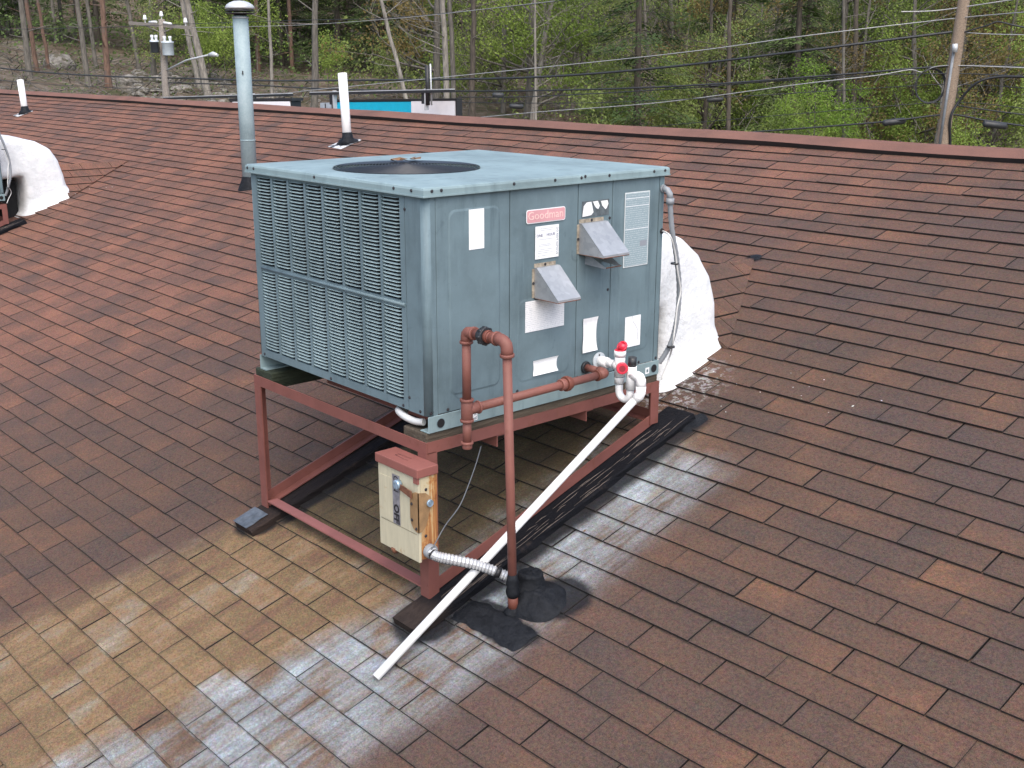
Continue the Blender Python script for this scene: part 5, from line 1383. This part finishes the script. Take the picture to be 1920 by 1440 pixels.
# ------------------------------------------------------------------ sign behind the ridge
WH = plain('white sign face', (.88, .89, .90), .4, var=.03); CY = plain('cyan sign face', (.0, .50, .72), .4, var=.04); BL = plain('black sign frame', (.015, .016, .018), .5)
sg = thing('street_sign', atd(716, 240, 20)-Vector((0, 0, 4)), 'long sign board with a cyan panel and a white end beyond the ridge', 'sign')
pa, pb = atd(627, 190.5, 21.5), atd(857, 188.5, 18.6); hgt = 1.6
ax = (pb-pa); ax.z = 0; LN = ax.length; ax.normalize(); nrm = Vector((ax.y, -ax.x, 0)); 
if (CAM-pa).dot(nrm) < 0: nrm = -nrm
def board(mb, u0, u1, z0, z1, d0, d1, zt0=pa.z, zt1=pb.z, mi=0):
    P = []
    for z in (z0, z1):
        for u_, dd in ((u0, d0), (u1, d0), (u1, d1), (u0, d1)):
            q = pa+ax*u_+nrm*dd; q.z = zt0+(zt1-zt0)*u_/LN+z; P.append(q)
    mb.hexa(P, mi)
b = MB(); board(b, -.0, LN, -hgt, 0, -.06, 0); board(b, -.06, LN+.03, 0.001, .035, -.08, .03); board(b, LN+.001, LN+.03, -hgt, 0, -.08, .03); board(b, -.06, -.001, -hgt, 0, -.08, .03); b.build('frame', BL, sg)
b = MB(); board(b, .03, LN*.665, -hgt+.02, -.012, .001, .02); b.build('cyan_panel', CY, sg)
b = MB(); board(b, LN*.668, LN-.03, -hgt+.02, -.004, .001, .025); b.build('white_panel', WH, sg)
b = MB(); board(b, -.52, -.10, -hgt+.02, -.02, -.10, 0); b.build('small_panel', plain('pale blue grey panel', (.42, .48, .52), .4), sg)
b = MB(); board(b, -.34, -.315, -hgt+.02, -.03, 0.001, .008); b.build('panel_line', BL, sg)
for u_ in (.75, LN-.62): b = MB(); board(b, u_-.07, u_+.07, -5.5, -hgt, -.25, -.1); b.build('post', BL, sg)
# light bars over the sign
def lightbar(px0, py0, px1, py1, D0, D1, label, posts):
    a, c = atd(px0, py0, D0), atd(px1, py1, D1); d = c-a; t_ = thing('sign_light_bar', (a+c)/2-Vector((0, 0, .3)), label, 'light bar')
    n_ = Vector((d.y, -d.x, 0)).normalized()
    b = MB(); b.hexa([a-n_*.06-Z_*.03, c-n_*.06-Z_*.03, c+n_*.06-Z_*.03, a+n_*.06-Z_*.03, a-n_*.06+Z_*.012, c-n_*.06+Z_*.012, c+n_*.06+Z_*.012, a+n_*.06+Z_*.012]); b.build('bar', BL, t_)
    b = MB(); b.hexa([a-n_*.055+Z_*.013, c-n_*.055+Z_*.013, c+n_*.055+Z_*.013, a+n_*.055+Z_*.013, a-n_*.055+Z_*.026, c-n_*.055+Z_*.026, c+n_*.055+Z_*.026, a+n_*.055+Z_*.026]); b.build('bar_cover', M['cap'], t_)
    for f, wd in posts:
        p = a.lerp(c, f); b = MB(); b.box(p.x-wd, p.x+wd, p.y-wd, p.y+wd, p.z-.20, p.z-.031); b.build('bracket', BL, t_)
        b = MB(); b.box(p.x-wd+.10, p.x-wd+.13, p.y-.05, p.y+.02, p.z-.3, p.z+.04); b.build('bracket_rod', M['cap'], t_)
lightbar(585, 175, 848, 169.5, 21, 18.2, 'black light bar with a white top carried above the sign board', ((.17, .05), (.82, .03)))
lightbar(310, 184, 545, 177, 25, 22, 'black light bar with a white top left of the sign board', ((.72, .055),))
b = MB(); a = atd(801, 122, 18.6); p0 = a-Z_*.62; b.tube([p0, a], .035, 8); o = b.build('sign_post', BL, None, loc=p0); tag(o, 'short black post standing up behind the sign board', 'post')
b = MB(); b.tube([p0+RT*.06, a+RT*.05+Z_*.02], .014, 8); b.build('post_conduit', M['cap'], o)
s2 = thing('small_street_sign', atd(500, 200, 22)-Vector((0, 0, 3)), 'top of a black framed white sign peeping over the ridge beside the flue pipe', 'sign')
pa, pb = atd(432, 188, 23), atd(546, 187, 21.5); ax = pb-pa; ax.z = 0; LN = ax.length; ax.normalize()
b = MB(); board(b, -.02, LN, -.25, -.02, -.2, 0, pa.z, pb.z); board(b, -.02, LN+.05, -.019, .03, -.22, .02, pa.z, pb.z); b.build('frame', BL, s2)
b = MB(); board(b, .1, LN-.03, -.24, -.03, .001, .02, pa.z, pb.z); b.build('white_panel', WH, s2)

# ------------------------------------------------------------------ utility poles and wires
POLE = timber('grey pole wood', (.27, .24, .21)); POLE2 = timber('tan pole wood', (.30, .23, .17))
base = atd(313, 200, 46); lp = thing('utility_pole', base-Z_*3.5, 'grey wooden utility pole with a crossarm and two transformers at the left', 'utility pole')
tp = atd(303, 36, 46); b = MB(); b.tube([base-Z_*3.5, base, tp], [.17, .155, .12], 12); b.build('pole', POLE, lp)
ca, cb = atd(243, 43, 47.5), atd(357, 52, 44.8); d = (cb-ca).normalized(); n_ = Vector((d.y, -d.x, 0)).normalized()
b = MB(); b.hexa([ca-n_*.05-Z_*.06, cb-n_*.05-Z_*.06, cb+n_*.05-Z_*.06, ca+n_*.05-Z_*.06, ca-n_*.05+Z_*.06, cb-n_*.05+Z_*.06, cb+n_*.05+Z_*.06, ca+n_*.05+Z_*.06]); b.build('crossarm', POLE, lp)
pm = atd(304, 62, 46)
for f in (.28, .72): b = MB(); b.tube([ca.lerp(cb, f)-Z_*.06, pm], .028, 5); b.build('brace', POLE, lp)
INS = plain('white insulator', (.75, .76, .78), .3)
for P_ in (ca.lerp(cb, .27)+Z_*.06, ca.lerp(cb, .93)+Z_*.06, tp):
    b = MB(); frustum(b, P_, [(0, .02), (.1, .02), (.105, .075), (.16, .08), (.2, .06), (.27, .055), (.3, .0)], 12); b.build('insulator', INS, lp)
b = MB(); b.tube([ca.lerp(cb, .34)+Z_*.09, ca.lerp(cb, .46)+Z_*.12], .045, 8); b.tube([ca.lerp(cb, .54)+Z_*.12, ca.lerp(cb, .70)+Z_*.09], .045, 8); b.build('fuse_cutout', INS, lp)
TG = plain('pale transformer tank', (.50, .56, .60), .4); TD = plain('dark transformer tank', (.03, .035, .04), .4)
for px, py, mt, r_, hh in ((316, 104, TG, .22, .52), (291, 99, TD, .16, .46)):
    c0 = atd(px, py, 45.7); b = MB(); frustum(b, c0, [(0, 0), (.0, r_*.95), (.02, r_), (hh-.06, r_), (hh-.05, r_*1.08), (hh, r_*1.05), (hh+.02, 0)], 20); t_ = b.build('transformer', mt, lp)
    b = MB(); frustum(b, c0, [(hh-.055, r_*1.08), (hh-.0, r_*1.10), (hh+.03, 0)], 20); b.build('tank_lid', TG, t_)
    for k in (-1, 1): 
        b = MB(); frustum(b, c0+RT*k*r_*.5+Z_*hh, [(0, .05), (.1, .05), (.12, .065), (.2, .06), (.21, .0)], 10); b.build('bushing', INS, t_)
a, c = atd(312, 132, 46), atd(392, 103, 43); b = MB(); b.tube([a, a.lerp(c, .5)+Z_*.1, c], .035, 6); b.build('lamp_arm', M['cap'], lp)
b = MB(); c2 = atd(408, 103.5, 42.6); b.tube([c, c.lerp(c2, .5)+Z_*.03, c2], [.06, .10, .05], 8); b.build('lamp_head', M['cap'], lp)
base = atd(1766, 275, 26); rp = thing('utility_pole', base-Z_*3.2, 'weathered tan wooden utility pole crossed by many cables at the right', 'utility pole')
tp = atd(1812, -30, 26); d = (tp-base).normalized(); b = MB(); b.tube([base-d*3.4, base, tp, tp+d*2], [.16, .145, .125, .12], 14); b.build('pole', POLE2, rp)
b = MB(); b.tube([base+RT*-.10-FW*.12, base.lerp(tp, .62)-RT*.10-FW*.12], .030, 6); b.build('grey_riser', plain('grey riser strip', (.22, .235, .25), .8), rp)
b = MB(); b.tube(spline([base+RT*.16-FW*.1-Z_*.6, base+RT*.15-FW*.1, atd(1782, 222, 25.8), atd(1800, 188, 25.8), atd(1832, 155, 25.6), atd(1875, 144, 25.4), atd(1940, 145, 25)], 6), .028, 6); b.build('riser_cable', BL, rp)
b = MB(); b.tube([atd(1791, 82, 25.8), atd(1790, 98, 25.8)], .06, 8); b.build('bracket', M['cap'], rp)
CB = plain('black cable', (.026, .028, .030), .5); CG = plain('grey cable strand', (.34, .34, .33), .45, .3)
def cable(pts, r, mat, label, grp=None, sag_=0):
    P = [atd(px, py, D) for px, py, D in pts]; S = spline(P, 8); b = MB(); b.tube(S, r*.66, 5, cap=False)
    o = b.build('overhead_cable', mat, None, loc=P[len(P)//2], fixn=False); tag(o, label, 'cable', grp); return o
cable([(470, 186, 40), (560, 172, 37), (760, 152, 34), (1240, 103, 29), (1520, 66, 27), (1795, 34, 26), (1960, 20, 24)], .018, CG, 'pale strand rising from the sign to the top of the right pole')
cable([(-60, 120, 52), (60, 134, 50), (200, 143, 48), (312, 146, 46), (480, 151, 42), (620, 151, 38), (830, 149, 34), (1020, 144, 31), (1240, 127, 29), (1500, 96, 27), (1650, 77, 26.4), (1785, 60, 26)], .045, CB, 'thick black twisted cable running right across behind the roof')
cable([(312, 155, 46), (480, 160, 42), (620, 167, 38), (900, 171, 33), (1240, 163, 29), (1560, 141, 27), (1785, 124, 26), (1960, 128, 25)], .034, CB, 'black cable below the thick twisted cable, second from the top at the pole')
cable([(860, 224, 33), (1010, 210, 31), (1240, 192, 29), (1500, 158, 27), (1640, 142, 26.4), (1705, 131, 26.2), (1730, 135, 26.2), (1775, 123, 26), (1960, 129, 25)], .018, CG, 'pale strand climbing from the ridge to the coil on the right pole')
cable([(860, 182, 33), (1000, 181, 31), (1240, 168, 29), (1560, 145, 27), (1785, 138, 26), (1960, 146, 25)], .020, CB, 'thin black cable under the second black cable')
cable([(860, 192, 33), (1100, 193, 30), (1360, 182, 28), (1600, 168, 27), (1785, 158, 26), (1960, 168, 25)], .014, CB, 'thin dark wire third from the ridge at the right pole')
cable([(1180, 242, 30), (1240, 236, 29), (1500, 213, 27), (1785, 192, 26), (1960, 210, 25)], .012, CB, 'thinnest dark wire just above the green undergrowth at the right')
cable([(1380, 250, 28), (1420, 247, 27.8), (1650, 229, 26.5), (1775, 215, 26), (1850, 226, 25.6), (1960, 242, 25)], .032, CB, 'thick black cable closest to the ridge at the right pole')
cable([(-60, 56, 52), (170, 52, 48), (350, 45, 45), (560, 38, 42), (720, 34, 39), (960, 12, 36), (1100, -5, 33)], .016, CB, 'thin high wire leading from the left pole to the top edge')
cable([(350, 52, 45), (560, 47, 42), (760, 33, 38), (900, 18, 36), (1040, 2, 34)], .014, CG, 'pale high wire just below the thin high wire')
cable([(-60, 145, 52), (60, 156, 50), (180, 163, 48), (305, 168, 46)], .018, CB, 'thin wire on the left below the thick twisted cable')
cable([(1690, 22, 26.3), (1740, 21, 26.2), (1795, 15, 26), (1960, -10, 25)], .022, CG, 'short pale strand at the very top of the right pole')
cable([(1795, 64, 26), (1850, 48, 25.6), (1870, 41, 25.5), (1900, 47, 25.3), (1960, 60, 25)], .026, CB, 'black cable with a hump right of the right pole')
cable([(1795, 60, 26), (1860, 64, 25.6), (1960, 66, 25)], .018, CG, 'pale strand running right from the pole above the loop')
cable([(1790, 197, 26), (1850, 206, 25.6), (1960, 220, 25)], .024, CB, 'black cable leaving the right pole to the lower right')
for k, (px, py, rad) in enumerate(((1744, 161, .34),)):
    c0 = atd(px, py, 26.2); b = MB()
    for w_ in range(3):
        rr_ = rad+.012*w_; b.tube([c0+RT*(rr_*math.cos(t_)*.95)+Z_*(rr_*math.sin(t_)*1.05)-FW*.02*w_ for t_ in [2*PI*i/36 for i in range(37)]], .010, 5, cap=False)
    o = b.build('cable_coil', CB, None, loc=c0, fixn=False); tag(o, 'round black spare coil of cable hanging beside the right pole', 'cable coil')
for px0, py0, px1, py1, D, r_, lb in ((923, 178, 945, 179, 32, .075, 'black splice case on the upper cable right of the sign'), (955, 199, 982, 200, 31.5, .07, 'black splice case on the lower cable right of the sign'), (1328, 161, 1348, 160, 28.4, .05, 'upper black splice case above the middle of the ridge'),
                                 (1326, 188, 1356, 186, 28.3, .06, 'lower black splice case above the middle of the ridge'), (1655, 231, 1698, 226, 26.4, .075, 'long black splice case left of the right pole'), (1843, 232, 1888, 237, 25.4, .075, 'long black splice case right of the right pole')):
    a, c = atd(px0, py0, D), atd(px1, py1, D); d = (c-a).normalized(); b = MB(); b.tube([a, a+d*.04, c-d*.04, c], [r_*.5, r_, r_, r_*.5], 10); o = b.build('splice_case', CB, None, loc=(a+c)/2); tag(o, lb, 'splice case')
